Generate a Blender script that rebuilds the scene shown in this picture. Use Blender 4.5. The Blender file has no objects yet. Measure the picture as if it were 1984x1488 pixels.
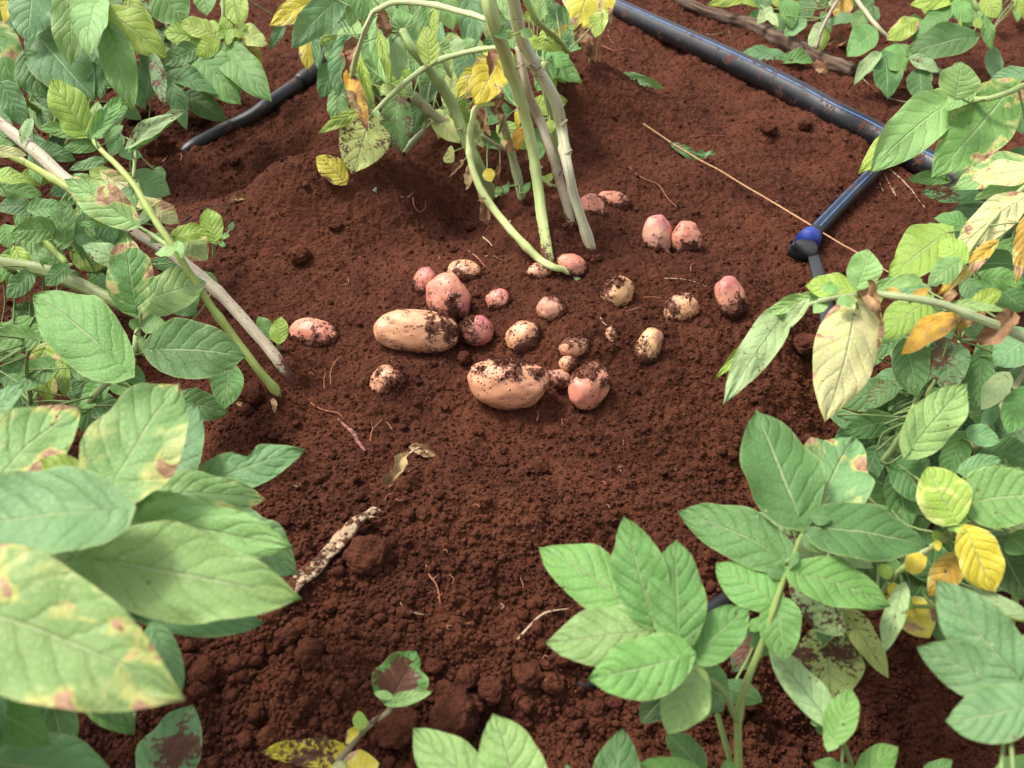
import bpy, math, random
import numpy as np
from mathutils import Vector, noise as mn
R = math.radians
rnd = random.Random(7)
scene = bpy.context.scene
C = scene.collection

# ------------------------------------------------------------------ camera, world, sun, exposure
CAM_H, PITCH, FPX = 0.72, R(42), 1527.0           # FPX: focal length in pixels of the 1984 px wide photograph
cam_d = bpy.data.cameras.new('camera'); cam = bpy.data.objects.new('camera', cam_d); C.objects.link(cam)
cam.location = (0, 0, CAM_H); cam.rotation_euler = (R(90) - PITCH, 0, 0)
cam_d.sensor_width = 36; cam_d.lens = 36 * FPX / 1984
cam_d.clip_start = 0.02; cam_d.clip_end = 200
cam_d.dof.use_dof = True; cam_d.dof.focus_distance = 1.12; cam_d.dof.aperture_fstop = 6.3
scene.camera = cam
SUN_EL, SUN_AZ = R(58), R(-60)                     # azimuth measured from +Y towards +X
w = bpy.data.worlds.new('World'); scene.world = w; w.use_nodes = True
nt = w.node_tree; nt.nodes.clear()
sky = nt.nodes.new('ShaderNodeTexSky'); sky.sky_type = 'NISHITA'; sky.sun_disc = False
sky.sun_elevation = SUN_EL; sky.sun_rotation = SUN_AZ; sky.air_density = 1.0; sky.dust_density = 4.0; sky.ozone_density = 0.6
hs = nt.nodes.new('ShaderNodeHueSaturation'); hs.inputs['Saturation'].default_value = 0.35
bg = nt.nodes.new('ShaderNodeBackground'); bg.inputs['Strength'].default_value = 0.14
wo = nt.nodes.new('ShaderNodeOutputWorld')
nt.links.new(sky.outputs[0], hs.inputs['Color']); nt.links.new(hs.outputs[0], bg.inputs[0]); nt.links.new(bg.outputs[0], wo.inputs[0])
sd = bpy.data.lights.new('sun', 'SUN'); sd.energy = 1.7; sd.angle = R(12); sd.color = (1, .95, .88)
so = bpy.data.objects.new('sun', sd); C.objects.link(so)
sun_dir = Vector((math.sin(SUN_AZ) * math.cos(SUN_EL), math.cos(SUN_AZ) * math.cos(SUN_EL), math.sin(SUN_EL)))
so.rotation_euler = sun_dir.to_track_quat('Z', 'Y').to_euler()
scene.view_settings.view_transform = 'Standard'; scene.view_settings.look = 'None'
scene.view_settings.exposure = 1.12; scene.view_settings.gamma = 1
scene.cycles.max_bounces = 6

# ------------------------------------------------------------------ photo pixel -> point in the place
CR = Vector((1, 0, 0)); CF = Vector((0, math.cos(PITCH), -math.sin(PITCH))); CU = Vector((0, math.sin(PITCH), math.cos(PITCH)))
CAM = Vector((0, 0, CAM_H))
def ray(px, py): return CF + CR * ((px - 992) / FPX) + CU * ((744 - py) / FPX)
def P(px, py, h=0.0):
    d = ray(px, py); return CAM + d * ((h - CAM_H) / d.z)
def depth(p): return (p - CAM).dot(CF)
def mpp(p): return depth(p) / FPX                   # metres per photo pixel at a point

# ------------------------------------------------------------------ noise
def _hash(i, j, s):
    v = np.sin(i * 127.1 + j * 311.7 + s * 74.7) * 43758.5453
    return v - np.floor(v)
def vnoise(x, y, cell, s):
    X = x / cell; Y = y / cell; i = np.floor(X); j = np.floor(Y); fx = X - i; fy = Y - j
    fx = fx * fx * fx * (fx * (fx * 6 - 15) + 10); fy = fy * fy * fy * (fy * (fy * 6 - 15) + 10)
    a = _hash(i, j, s); b = _hash(i + 1, j, s); c = _hash(i, j + 1, s); d = _hash(i + 1, j + 1, s)
    return (a + (b - a) * fx) * (1 - fy) + (c + (d - c) * fx) * fy - .5
def worley(x, y, cell, s, sparse=0.0):
    """rounded lumps of random size, one to a cell"""
    X = x / cell; Y = y / cell; i0 = np.floor(X); j0 = np.floor(Y); out = np.zeros_like(X)
    for di in (-1, 0, 1):
        for dj in (-1, 0, 1):
            i = i0 + di; j = j0 + dj
            cx = i + .15 + .7 * _hash(i, j, s); cy = j + .15 + .7 * _hash(i, j, s + 5)
            r = .35 + .6 * _hash(i, j, s + 9); keep = _hash(i, j, s + 13) >= sparse
            d2 = ((X - cx) ** 2 + (Y - cy) ** 2) / (r * r)
            out = np.maximum(out, np.where(keep, r * np.sqrt(np.clip(1 - d2, 0, 1)), 0))
    return out

# ------------------------------------------------------------------ terrain: broad shape, then crumbs
GB = []   # x, y, amplitude, rx, ry
def bump(px, py, a, rx, ry=None):
    p = P(px, py); GB.append((p.x, p.y, a, rx, ry or rx))
for b in [(600, 400, .055, .15, .10), (760, 385, .045, .11, .08), (885, 405, -.060, .07, .08), (1090, 470, .045, .10, .10),
          (1140, 250, .115, .16, .13), (1010, 250, .04, .10, .08), (1260, 340, .03, .22, .25), (430, 230, -.07, .28, .25), (1000, 830, -.035, .32, .12), (950, 1010, .02, .30, .06),
          (1040, 600, .012, .25, .10), (110, 800, -.13, .20, .22), (40, 480, -.12, .22, .30), (1720, 1330, -.15, .16, .12), (570, 398, .03, .08, .05), (665, 362, .035, .08, .05), (775, 350, .035, .08, .05), (520, 305, -.05, .16, .09), (690, 285, -.05, .14, .08),
          (1760, 900, -.07, .18, .20), (1630, 720, -.045, .08, .12), (1150, 1380, -.04, .12, .05), (600, 1300, .012, .18, .10),
          (500, 760, .015, .08, .08), (1520, 560, .02, .16, .16), (1500, 230, .02, .25, .3), (640, 1470, -.02, .2, .06),
          (750, 740, .012, .06, .05), (1125, 645, .010, .05, .05), (1215, 545, .016, .06, .05), (1310, 560, .014, .06, .05),
          (1060, 535, .016, .06, .04), (1190, 400, .012, .07, .06), (1480, 900, -.03, .1, .1),
          (1064, 505, .016, .035, .03), (1150, 494, .020, .035, .03), (1110, 428, .016, .035, .03), (955, 380, .02, .03, .03), (1015, 390, .02, .03, .03), (552, 712, .018, .035, .03), (543, 768, .012, .03, .025), (562, 724, .020, .03, .02)] + [(x, y, .013, .048, .042) for x, y in [(607, 655), (899, 530), (1012, 655), (1112, 672), (1190, 655), (752, 745), (1188, 393), (965, 582), (1320, 595), (1190, 562), (1257, 668), (1067, 598), (1046, 526)]]:
    bump(*b)
def Hb(x, y):
    h = 0.0
    for (bx, by, a, rx, ry) in GB: h = h + a * np.exp(-((x - bx) / rx) ** 2 - ((y - by) / ry) ** 2)
    return h
def rough(x, y):
    """how cloddy the soil is: powdery in the dug hollow, coarse along the lower left and the right"""
    r = .25 + 0 * x
    for (px, py, a, rad) in [(600, 1330, .80, .22), (900, 1400, .80, .2), (350, 1300, .7, .2), (300, 240, .8, .3), (1700, 1000, .6, .3), (480, 800, .5, .1), (1300, 1450, .6, .25), (1600, 700, .5, .15), (1350, 60, .5, .6), (700, 1150, .3, .15)]:
        p = P(px, py); r = r + a * np.exp(-((x - p.x) ** 2 + (y - p.y) ** 2) / rad ** 2)
    return np.clip(r, 0, 1.1)
def Hm(x, y, top=True):
    """the ground without its crumbs; top=True adds their usual height"""
    h = Hb(x, y) + .026 * vnoise(x, y, .33, 1) + .016 * vnoise(x, y, .13, 2)
    return h + .001 + .007 * rough(x, y) if top else h
def Hf(x, y):
    r = rough(x, y); wx = x + .012 * vnoise(x, y, .03, 61); wy = y + .012 * vnoise(x, y, .03, 62)
    h = Hm(x, y, False) + .006 * vnoise(x, y, .055, 3)
    h = h + (.013 * r) * worley(wx, wy, .075, 21, .70) + (.0030 + .008 * r) * worley(wx, wy, .034, 22, .5)
    h = h + (.0028 + .0045 * r) * worley(wx, wy, .016, 23, .35) + (.0026 + .0014 * r) * worley(x, y, .0078, 24, .15) + .0034 * worley(x, y, .0052, 26, .15) + .0012 * vnoise(x, y, .004, 25)
    return h - .006
def G(px, py, lift=0.0, f=None):
    """point of the ground seen at a photo pixel"""
    f = f or Hm; z = 0.0
    for _ in range(12):
        p = P(px, py, z); z += .6 * (float(f(p.x, p.y)) - z)
    p = P(px, py, z + lift); return p

# ------------------------------------------------------------------ object helpers
def tag(o, label=None, cat=None, group=None, kind=None):
    if label: o['label'] = label
    if cat: o['category'] = cat
    if group: o['group'] = group
    if kind: o['kind'] = kind
    return o
WPOS = {}
def link(name, me, mat, parent=None, loc=Vector((0, 0, 0)), col=None):
    if mat: me.materials.append(mat)
    o = bpy.data.objects.new(name, me); C.objects.link(o)
    o.location = loc - (WPOS[parent.name] if parent else Vector((0, 0, 0)))
    if parent: o.parent = parent
    WPOS[o.name] = Vector(loc)
    if col: o.color = (*col[:3], col[3] if len(col) > 3 else 1)
    return o
def empty(name, loc, label, cat, group=None):
    o = bpy.data.objects.new(name, None); C.objects.link(o); o.location = loc; o.empty_display_size = .02
    WPOS[o.name] = Vector(loc); return tag(o, label, cat, group)
def mesh(name, vs, fs, uv=None, smooth=True):
    me = bpy.data.meshes.new(name); me.from_pydata([tuple(v) for v in vs], [], fs)
    if smooth: me.polygons.foreach_set('use_smooth', [True] * len(me.polygons))
    if uv is not None:
        l = me.uv_layers.new(name='UVMap'); li = np.empty(len(me.loops), np.int32); me.loops.foreach_get('vertex_index', li)
        l.data.foreach_set('uv', np.asarray(uv, np.float32)[li].ravel())
    me.update(); return me
def fastmesh(name, V, F, smooth=True):
    V = np.asarray(V, np.float32); F = np.asarray(F, np.int32); n, k = F.shape
    me = bpy.data.meshes.new(name); me.vertices.add(len(V)); me.vertices.foreach_set('co', V.ravel())
    me.loops.add(n * k); me.loops.foreach_set('vertex_index', F.ravel()); me.polygons.add(n)
    me.polygons.foreach_set('loop_start', np.arange(0, n * k, k, dtype=np.int32))
    me.polygons.foreach_set('use_smooth', np.full(n, smooth)); me.update(calc_edges=True); me.validate(); return me
def catmull(pts, n):
    pts = [Vector(p) for p in pts]
    if len(pts) == 2: return [pts[0].lerp(pts[1], i / n) for i in range(n + 1)]
    q = [2 * pts[0] - pts[1]] + pts + [2 * pts[-1] - pts[-2]]; out = []
    m = len(pts) - 1
    for i in range(n + 1):
        t = i / n * m; k = min(int(t), m - 1); u = t - k
        a, b, c, d = q[k], q[k + 1], q[k + 2], q[k + 3]
        out.append(.5 * ((2 * b) + (c - a) * u + (2 * a - 5 * b + 4 * c - d) * u * u + (3 * b - a - 3 * c + d) * u ** 3))
    return out
def lerpl(l, t):
    if not isinstance(l, (list, tuple)): return l
    x = t * (len(l) - 1); k = min(int(x), len(l) - 2); return l[k] + (l[k + 1] - l[k]) * (x - k)
def tube(name, pts, rad, mat, parent=None, ns=10, n=None, lobes=0.0, jit=0.0, ang=None, flat=1.0, col=None, loc=None, nodes=(), wob=0.0, soiled=False):
    """a limb, stalk or pipe along a line of points; ang = (from, to) keeps only a strip of the wall"""
    n = n or max(6, 7 * (len(pts) - 1)); c = catmull(pts, n); vs = []; fs = []; uv = []
    L = sum((c[i + 1] - c[i]).length for i in range(n)); base = Vector(loc) if loc is not None else c[0].copy(); s = 0
    d0 = (c[-1] - c[0]).normalized(); ref = Vector((0, 0, 1)) if abs(d0.z) < .7 else Vector((0, -1, .3)).normalized()
    seed = rnd.random() * 50; closed = ang is None; m = ns if closed else ns + 1
    for i in range(n + 1):
        t = i / n; d = (c[min(i + 1, n)] - c[max(i - 1, 0)]).normalized()
        if i: s += (c[i] - c[i - 1]).length
        sd_ = d.cross(ref).normalized(); up = sd_.cross(d).normalized(); r = lerpl(rad, t)
        for nd in nodes: r *= 1 + .28 * math.exp(-((t - nd) * L / .006) ** 2)
        cc = c[i] + (mn.noise_vector(Vector((s * 25, seed, 0))) * wob if wob else Vector((0, 0, 0)))
        for k in range(m):
            a = 2 * math.pi * k / ns if closed else ang[0] + (ang[1] - ang[0]) * k / ns
            rr = r * (1 + lobes * math.cos(3 * a + s * 4)) * (1 + jit * mn.noise(Vector((math.cos(a) * 1.5, math.sin(a) * 1.5, s * 40 + seed))))
            vs.append(cc + sd_ * (math.sin(a) * rr) + up * (math.cos(a) * rr * flat) - base); uv.append((k / ns, s / .1))
    for i in range(n):
        for k in range(ns):
            a = i * m + k; b = i * m + (k + 1) % m; fs.append((a, b, b + m, a + m))
    if closed:
        fs.append(tuple(range(m - 1, -1, -1))); fs.append(tuple(range(n * m, n * m + m)))
    me = mesh(name, vs, fs, uv)
    if soiled:
        at = me.attributes.new('dirt', 'FLOAT', 'POINT'); at.data.foreach_set('value', [math.exp(-max(0, (q + base).z - surf((q + base).x, (q + base).y)) / .014) for q in vs])
    return link(name, me, mat, parent, base, col)

# ------------------------------------------------------------------ materials
class N:
    def __init__(s, name):
        s.m = bpy.data.materials.new(name); s.m.use_nodes = True; s.t = s.m.node_tree; s.t.nodes.clear()
        s.out = s.t.nodes.new('ShaderNodeOutputMaterial')
    def n(s, typ, **kw):
        o = s.t.nodes.new('ShaderNode' + typ)
        for k, v in kw.items(): setattr(o, k, v)
        return o
    def l(s, a, b): s.t.links.new(a, b)
    def put(s, sock, v):
        if isinstance(v, bpy.types.NodeSocket): s.l(v, sock)
        elif isinstance(v, (tuple, list)): sock.default_value = (*v, 1) if (len(v) == 3 and len(sock.default_value) == 4) else v
        else: sock.default_value = v
    def math(s, op, a, b=0.0, c=None, clamp=False):
        o = s.n('Math', operation=op); o.use_clamp = clamp; s.put(o.inputs[0], a); s.put(o.inputs[1], b)
        if c is not None: s.put(o.inputs[2], c)
        return o.outputs[0]
    def step(s, v, a, b):
        o = s.n('MapRange', interpolation_type='SMOOTHSTEP'); s.put(o.inputs[0], v); s.put(o.inputs[1], a); s.put(o.inputs[2], b); return o.outputs[0]
    def noise(s, vec, scale, detail=3, rough=.55, dist=0.0):
        o = s.n('TexNoise'); s.l(vec, o.inputs['Vector']); o.inputs['Scale'].default_value = scale; o.inputs['Detail'].default_value = detail
        o.inputs['Roughness'].default_value = rough; o.inputs['Distortion'].default_value = dist; return o.outputs[0]
    def vor(s, vec, scale, feature='F1', smooth=None):
        o = s.n('TexVoronoi', feature=feature); s.l(vec, o.inputs['Vector']); o.inputs['Scale'].default_value = scale; return o
    def mix(s, f, a, b, mode='MIX'):
        o = s.n('Mix', data_type='RGBA', blend_type=mode); s.put(o.inputs[0], f); s.put(o.inputs[6], a); s.put(o.inputs[7], b); return o.outputs[2]
    def bump(s, h, dist, strength=1.0, nrm=None):
        o = s.n('Bump'); s.put(o.inputs['Height'], h); o.inputs['Distance'].default_value = dist; s.put(o.inputs['Strength'], strength)
        if nrm: s.l(nrm, o.inputs['Normal'])
        return o.outputs[0]
    def bsdf(s, col, rough=.6, nrm=None, spec=.5, trans=None, tf=.3):
        b = s.n('BsdfPrincipled'); s.put(b.inputs['Base Color'], col); s.put(b.inputs['Roughness'], rough); b.inputs['Specular IOR Level'].default_value = spec
        if nrm: s.l(nrm, b.inputs['Normal'])
        o = b.outputs[0]
        if trans is not None:
            t = s.n('BsdfTranslucent'); s.put(t.inputs[0], trans)
            if nrm: s.l(nrm, t.inputs['Normal'])
            mx = s.n('MixShader'); mx.inputs[0].default_value = tf; s.l(b.outputs[0], mx.inputs[1]); s.l(t.outputs[0], mx.inputs[2]); o = mx.outputs[0]
        s.l(o, s.out.inputs[0]); return s.m
    def objvec(s):
        tc = s.n('TexCoord'); oi = s.n('ObjectInfo'); v = s.n('VectorMath', operation='ADD')
        k = s.n('VectorMath', operation='SCALE'); cb = s.n('CombineXYZ'); s.l(oi.outputs['Random'], cb.inputs[0]); s.l(oi.outputs['Random'], cb.inputs[2])
        s.l(cb.outputs[0], k.inputs[0]); k.inputs['Scale'].default_value = 37.0
        s.l(tc.outputs['Object'], v.inputs[0]); s.l(k.outputs[0], v.inputs[1]); s.oi = oi; s.tc = tc; return v.outputs[0]

SOIL1, SOIL2, SOIL3 = (.104, .0335, .0175), (.062, .0192, .0108), (.150, .053, .029)
def soil_mat(name='soil', world=True, k=1.0):
    m = N(name)
    if world: g = m.n('NewGeometry'); v = g.outputs['Position']
    else: v = m.objvec()
    n1 = m.noise(v, 9, 4); n2 = m.noise(v, 60, 5, .65); n3 = m.noise(v, 420, 4, .7); v1 = m.vor(v, 230).outputs['Distance']; v0 = m.vor(v, 120).outputs['Distance']; v2 = m.vor(v, 620).outputs['Distance']
    c = m.mix(m.step(n1, .35, .68), SOIL2, SOIL1); c = m.mix(m.math('MULTIPLY', m.step(n2, .45, .75), .55), c, SOIL3)
    c = m.mix(m.math('MULTIPLY', m.step(n3, .50, .8), .5), c, (.21, .085, .05))
    fl = m.vor(v, 95); fm = m.math('LESS_THAN', fl.outputs['Distance'], .085); pick = m.n('SeparateColor'); m.l(fl.outputs['Color'], pick.inputs[0])
    fm = m.math('MULTIPLY', fm, m.math('GREATER_THAN', pick.outputs[0], .90))
    c = m.mix(fm, c, (.33, .17, .10))
    h = m.math('ADD', m.math('ADD', m.math('MULTIPLY', n2, .9), m.math('MULTIPLY', m.math('SUBTRACT', 1, v0), .8)), m.math('ADD', m.math('MULTIPLY', m.math('SUBTRACT', 1, v1), .55), m.math('ADD', m.math('MULTIPLY', n3, .55), m.math('MULTIPLY', m.math('SUBTRACT', 1, v2), .25))))
    return m.bsdf(c, .95, m.bump(h, .0048 * k, .95), .10)

def leaf_mat(name, blotch=0.0, dirt=0.0, under=False, dead=False, gloss=.42):
    m = N(name); ov = m.objvec(); uvn = m.n('UVMap'); sp = m.n('SeparateXYZ'); m.l(uvn.outputs[0], sp.inputs[0]); U, V = sp.outputs[0], sp.outputs[1]
    x = m.math('ABSOLUTE', m.math('SUBTRACT', m.math('MULTIPLY', U, 2), 1)); side = m.math('MULTIPLY', m.math('GREATER_THAN', U, .5), .35)
    wob = m.math('MULTIPLY', m.noise(ov, 38, 2), .75)
    p = m.math('ADD', m.math('ADD', m.math('MULTIPLY', m.math('SUBTRACT', V, m.math('MULTIPLY', m.math('POWER', x, 1.2), .30)), 6.0), side), wob)
    d = m.math('MULTIPLY', m.math('ABSOLUTE', m.math('SUBTRACT', m.math('FRACT', p), .5)), 2)
    v2 = m.math('MULTIPLY', m.step(d, .90, 1.0), m.math('SUBTRACT', 1.0, m.math('MULTIPLY', x, .75)))
    mid = m.step(x, .055, .015); puff = m.math('SUBTRACT', 1, m.math('POWER', d, 3))
    ter = m.vor(ov, 190, 'DISTANCE_TO_EDGE').outputs['Distance']; ter = m.step(ter, 0, .14)
    n1 = m.noise(ov, 22, 3); n2 = m.noise(ov, 90, 4, .65); col = m.oi.outputs['Color']
    fine = m.noise(ov, 650, 2)
    hsn = m.n('HueSaturation'); m.l(col, hsn.inputs['Color']); m.l(m.math('ADD', .80, m.math('MULTIPLY', n1, .42)), hsn.inputs['Value']); m.l(m.math('ADD', .490, m.math('MULTIPLY', n2, .022)), hsn.inputs['Hue'])
    c = hsn.outputs[0]
    if dead:
        c = m.mix(m.step(n1, .38, .62), c, (.20, .095, .045)); c = m.mix(m.math('MULTIPLY', m.step(n2, .52, .7), .6), c, (.36, .24, .13))
        h = m.math('ADD', n2, m.math('MULTIPLY', n1, 1.5))
        return m.bsdf(c, .8, m.bump(h, .004), .2, c, .15)
    vc = m.mix(.62, c, (.42, .50, .24)); 
    c = m.mix(m.math('MULTIPLY', mid, .85 if not under else .7), c, vc)
    if under: c = m.mix(m.math('MULTIPLY', v2, .7), c, vc)
    else:
        c = m.mix(m.math('MULTIPLY', m.step(d, .80, .98), .13), c, (.03, .08, .015)); c = m.mix(m.math('MULTIPLY', v2, .16), c, vc)
    c = m.mix(m.math('MULTIPLY', m.math('SUBTRACT', 1, ter), .10), c, (.04, .10, .02))
    c = m.mix(m.math('MULTIPLY', m.step(x, .93, 1.0), .35), c, (.40, .44, .16))
    if blotch:
        yl = m.noise(ov, 26, 4, .6, .6); edge = m.math('MULTIPLY', x, .16)
        ym = m.step(m.math('ADD', yl, edge), .70 - .12 * blotch, .86 - .10 * blotch)
        c = m.mix(m.math('MULTIPLY', ym, .75), c, (.58, .60, .22))
        br = m.noise(ov, 24, 3, .55, .3); bs = m.n('VectorMath', operation='ADD'); m.l(ov, bs.inputs[0]); bs.inputs[1].default_value = (3, 8, 1)
        br = m.math('ADD', m.noise(bs.outputs[0], 30, 3, .5, .4), m.math('MULTIPLY', m.math('SUBTRACT', n2, .5), .10))
        hal = m.step(m.math('ADD', br, m.math('MULTIPLY', x, .12)), .645 - .035 * blotch, .705 - .035 * blotch); c = m.mix(m.math('MULTIPLY', hal, .7), c, (.58, .54, .16)); bm = m.step(m.math('ADD', br, m.math('MULTIPLY', x, .12)), .715 - .035 * blotch, .733 - .035 * blotch)
        c = m.mix(bm, c, m.mix(m.step(n2, .35, .65), (.26, .12, .06), (.60, .36, .22)))
    # pale pin-prick marks and stray grains of soil that lie on every leaf
    dt = m.vor(ov, 120); pk = m.n('SeparateColor'); m.l(dt.outputs['Color'], pk.inputs[0])
    dots = m.math('MULTIPLY', m.math('LESS_THAN', dt.outputs['Distance'], .12), m.math('GREATER_THAN', pk.outputs[0], .93)); c = m.mix(m.math('MULTIPLY', dots, .7), c, (.5, .5, .3))
    dots2 = m.math('MULTIPLY', m.math('LESS_THAN', dt.outputs['Distance'], .15), m.math('GREATER_THAN', pk.outputs[1], .93)); c = m.mix(m.math('MULTIPLY', dots2, .85), c, SOIL1)
    rgh = m.math('ADD', gloss, m.math('MULTIPLY', n2, .25))
    if dirt:
        a = m.noise(ov, 30, 3, .6); b_ = m.noise(ov, 260, 4, .7)
        if dirt > 1:     # soil heaped on the middle of the blade, its margin free
            cv = m.math('SUBTRACT', 1, m.math('ADD', m.math('MULTIPLY', m.math('POWER', x, 2), .5), m.math('MULTIPLY', m.math('POWER', m.math('ABSOLUTE', m.math('MULTIPLY', m.math('SUBTRACT', V, .40), 2)), 2.5), .55)))
            dm = m.step(m.math('ADD', m.math('MULTIPLY', m.math('SUBTRACT', a, .5), 1.8), m.math('ADD', m.math('MULTIPLY', m.math('SUBTRACT', b_, .5), 1.6), cv)), .66, .74)
        else: dm = m.step(m.math('ADD', m.math('MULTIPLY', a, .6), m.math('MULTIPLY', b_, .6)), .71 - .12 * dirt, .735 - .12 * dirt)
        c = m.mix(dm, c, m.mix(n2, SOIL2, SOIL3))
    h = m.math('ADD', m.math('ADD', m.math('MULTIPLY', puff, .8 if not under else .4), m.math('MULTIPLY', ter, .22)), m.math('ADD', m.math('MULTIPLY', mid, -.9 if not under else 1.2), m.math('ADD', m.math('MULTIPLY', n2, .5), m.math('MULTIPLY', fine, .06))))
    if under: h = m.math('ADD', h, m.math('MULTIPLY', v2, .9))
    tc_ = m.mix(.5, c, (.35, .50, .06), 'MIX')
    return m.bsdf(c, rgh, m.bump(h, .0011, m.oi.outputs['Alpha']), .36, tc_, .26)

def stem_mat(name, streak, sf=.5, dirt=.1):
    m = N(name); ov = m.objvec(); uvn = m.n('UVMap'); mp = m.n('Mapping'); m.l(uvn.outputs[0], mp.inputs[0]); mp.inputs['Scale'].default_value = (9, .9, 1)
    add = m.n('VectorMath', operation='ADD'); m.l(mp.outputs[0], add.inputs[0]); k = m.n('VectorMath', operation='SCALE'); cb = m.n('CombineXYZ'); m.l(m.oi.outputs['Random'], cb.inputs[0]); m.l(cb.outputs[0], k.inputs[0]); k.inputs['Scale'].default_value = 19; m.l(k.outputs[0], add.inputs[1])
    s1 = m.noise(add.outputs[0], 1.1, 4, .6); n2 = m.noise(ov, 60, 4, .65); n3 = m.noise(ov, 500, 3)
    c = m.mix(m.math('MULTIPLY', m.step(s1, .40, .70), sf), m.oi.outputs['Color'], streak)
    c = m.mix(m.math('MULTIPLY', m.step(n2, .45, .8), .25), c, (.50, .50, .30))
    sp_ = m.vor(ov, 330).outputs['Distance']; c = m.mix(m.math('MULTIPLY', m.step(sp_, .22, .12), .5), c, (.12, .09, .04))
    dm = m.step(m.math('ADD', m.math('MULTIPLY', m.noise(ov, 28, 3), .55), m.math('MULTIPLY', m.noise(ov, 240, 3), .5)), .70 - .2 * dirt, .73 - .2 * dirt)
    c = m.mix(dm, c, SOIL1)
    bz = m.n('Mapping'); m.l(add.outputs[0], bz.inputs[0]); bz.inputs['Scale'].default_value = (.12, 1.6, 1); band = m.noise(bz.outputs[0], 1.3, 3, .6); c = m.mix(m.math('MULTIPLY', m.step(band, .56, .68), .45), c, (.30, .20, .10))
    at = m.n('Attribute', attribute_name='dirt'); c = m.mix(m.step(m.math('ADD', at.outputs['Fac'], m.math('MULTIPLY', m.math('SUBTRACT', m.math('MULTIPLY', m.math('ADD', n2, n3), .5), .5), 2.2)), .42, .60), c, SOIL1)
    return m.bsdf(c, .5, m.bump(m.math('ADD', s1, m.math('MULTIPLY', m.math('ADD', n2, n3), .3)), .0014), .35)

def simple(name, c1, c2, rough=.6, scale=40, bump=.001, spec=.4, dirt=None, dth=.6, stretch=None, metallic=0):
    m = N(name); v = m.objvec()
    if stretch:
        uvn = m.n('UVMap'); mp = m.n('Mapping'); m.l(uvn.outputs[0], mp.inputs[0]); mp.inputs['Scale'].default_value = stretch; v2 = mp.outputs[0]; n1 = m.noise(v2, 1, 5, .65)
    else: n1 = m.noise(v, scale, 4, .6)
    n3 = m.noise(v, scale * 6, 3, .6); c = m.mix(m.step(n1, .38, .62), c1, c2); r = rough
    if dirt is not None:
        dn = m.math('ADD', m.math('MULTIPLY', m.noise(v, 20, 3, .6), .55), m.math('MULTIPLY', m.noise(v, 170, 4, .7), .5)); dm = m.step(dn, dth, dth + .05)
        c = m.mix(dm, c, dirt); r = m.math('ADD', rough, m.math('MULTIPLY', dm, .5), clamp=True); h = m.math('ADD', m.math('MULTIPLY', n1, .5), m.math('ADD', m.math('MULTIPLY', n3, .2), dm))
    else: h = m.math('ADD', n1, m.math('MULTIPLY', n3, .3))
    return m.bsdf(c, r, m.bump(h, bump), spec)

def potato_mat():
    m = N('potato_skin'); v = m.objvec(); at = m.n('Attribute', attribute_name='dirt'); ax = m.n('Attribute', attribute_name='blush')
    n1 = m.noise(v, 30, 4); n2 = m.noise(v, 160, 4, .7); n3 = m.noise(v, 700, 3, .7)
    c = m.mix(m.math('MULTIPLY', m.step(n1, .35, .7), .45), m.oi.outputs['Color'], (.68, .38, .21))
    c = m.mix(m.math('MULTIPLY', m.step(m.math('ADD', ax.outputs['Fac'], m.math('MULTIPLY', n2, .6)), .5, 1.25), .62), c, (.36, .065, .10))
    c = m.mix(m.math('MULTIPLY', m.step(n2, .55, .72), .35), c, (.50, .20, .12))
    dv = m.math('ADD', at.outputs['Fac'], m.math('ADD', m.math('MULTIPLY', m.math('SUBTRACT', n2, .5), 2.2), m.math('MULTIPLY', m.math('SUBTRACT', n3, .5), 2.0)))
    sk = m.vor(v, 240); pk = m.n('SeparateColor'); m.l(sk.outputs['Color'], pk.inputs[0])
    spk = m.math('MULTIPLY', m.step(sk.outputs['Distance'], .42, .25), m.math('GREATER_THAN', m.math('ADD', pk.outputs[0], m.math('MULTIPLY', at.outputs['Fac'], .35)), .50))
    dm = m.math('MAXIMUM', m.step(dv, .02, .12), m.math('MULTIPLY', spk, .8))
    film = m.step(dv, -.75, .15); c = m.mix(m.math('MULTIPLY', film, .5), c, (.32, .13, .075))
    c = m.mix(m.math('MULTIPLY', m.step(m.noise(v, 55, 3, .6, .5), .56, .68), .45), c, (.46, .17, .12))
    c = m.mix(dm, c, m.mix(n3, SOIL1, SOIL3))
    h = m.math('ADD', m.math('MULTIPLY', dm, 1.8), m.math('ADD', m.math('MULTIPLY', n2, .35), m.math('MULTIPLY', n3, .35)))
    return m.bsdf(c, m.math('ADD', .34, m.math('MULTIPLY', dm, .6)), m.bump(h, .0016), .5)

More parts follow.
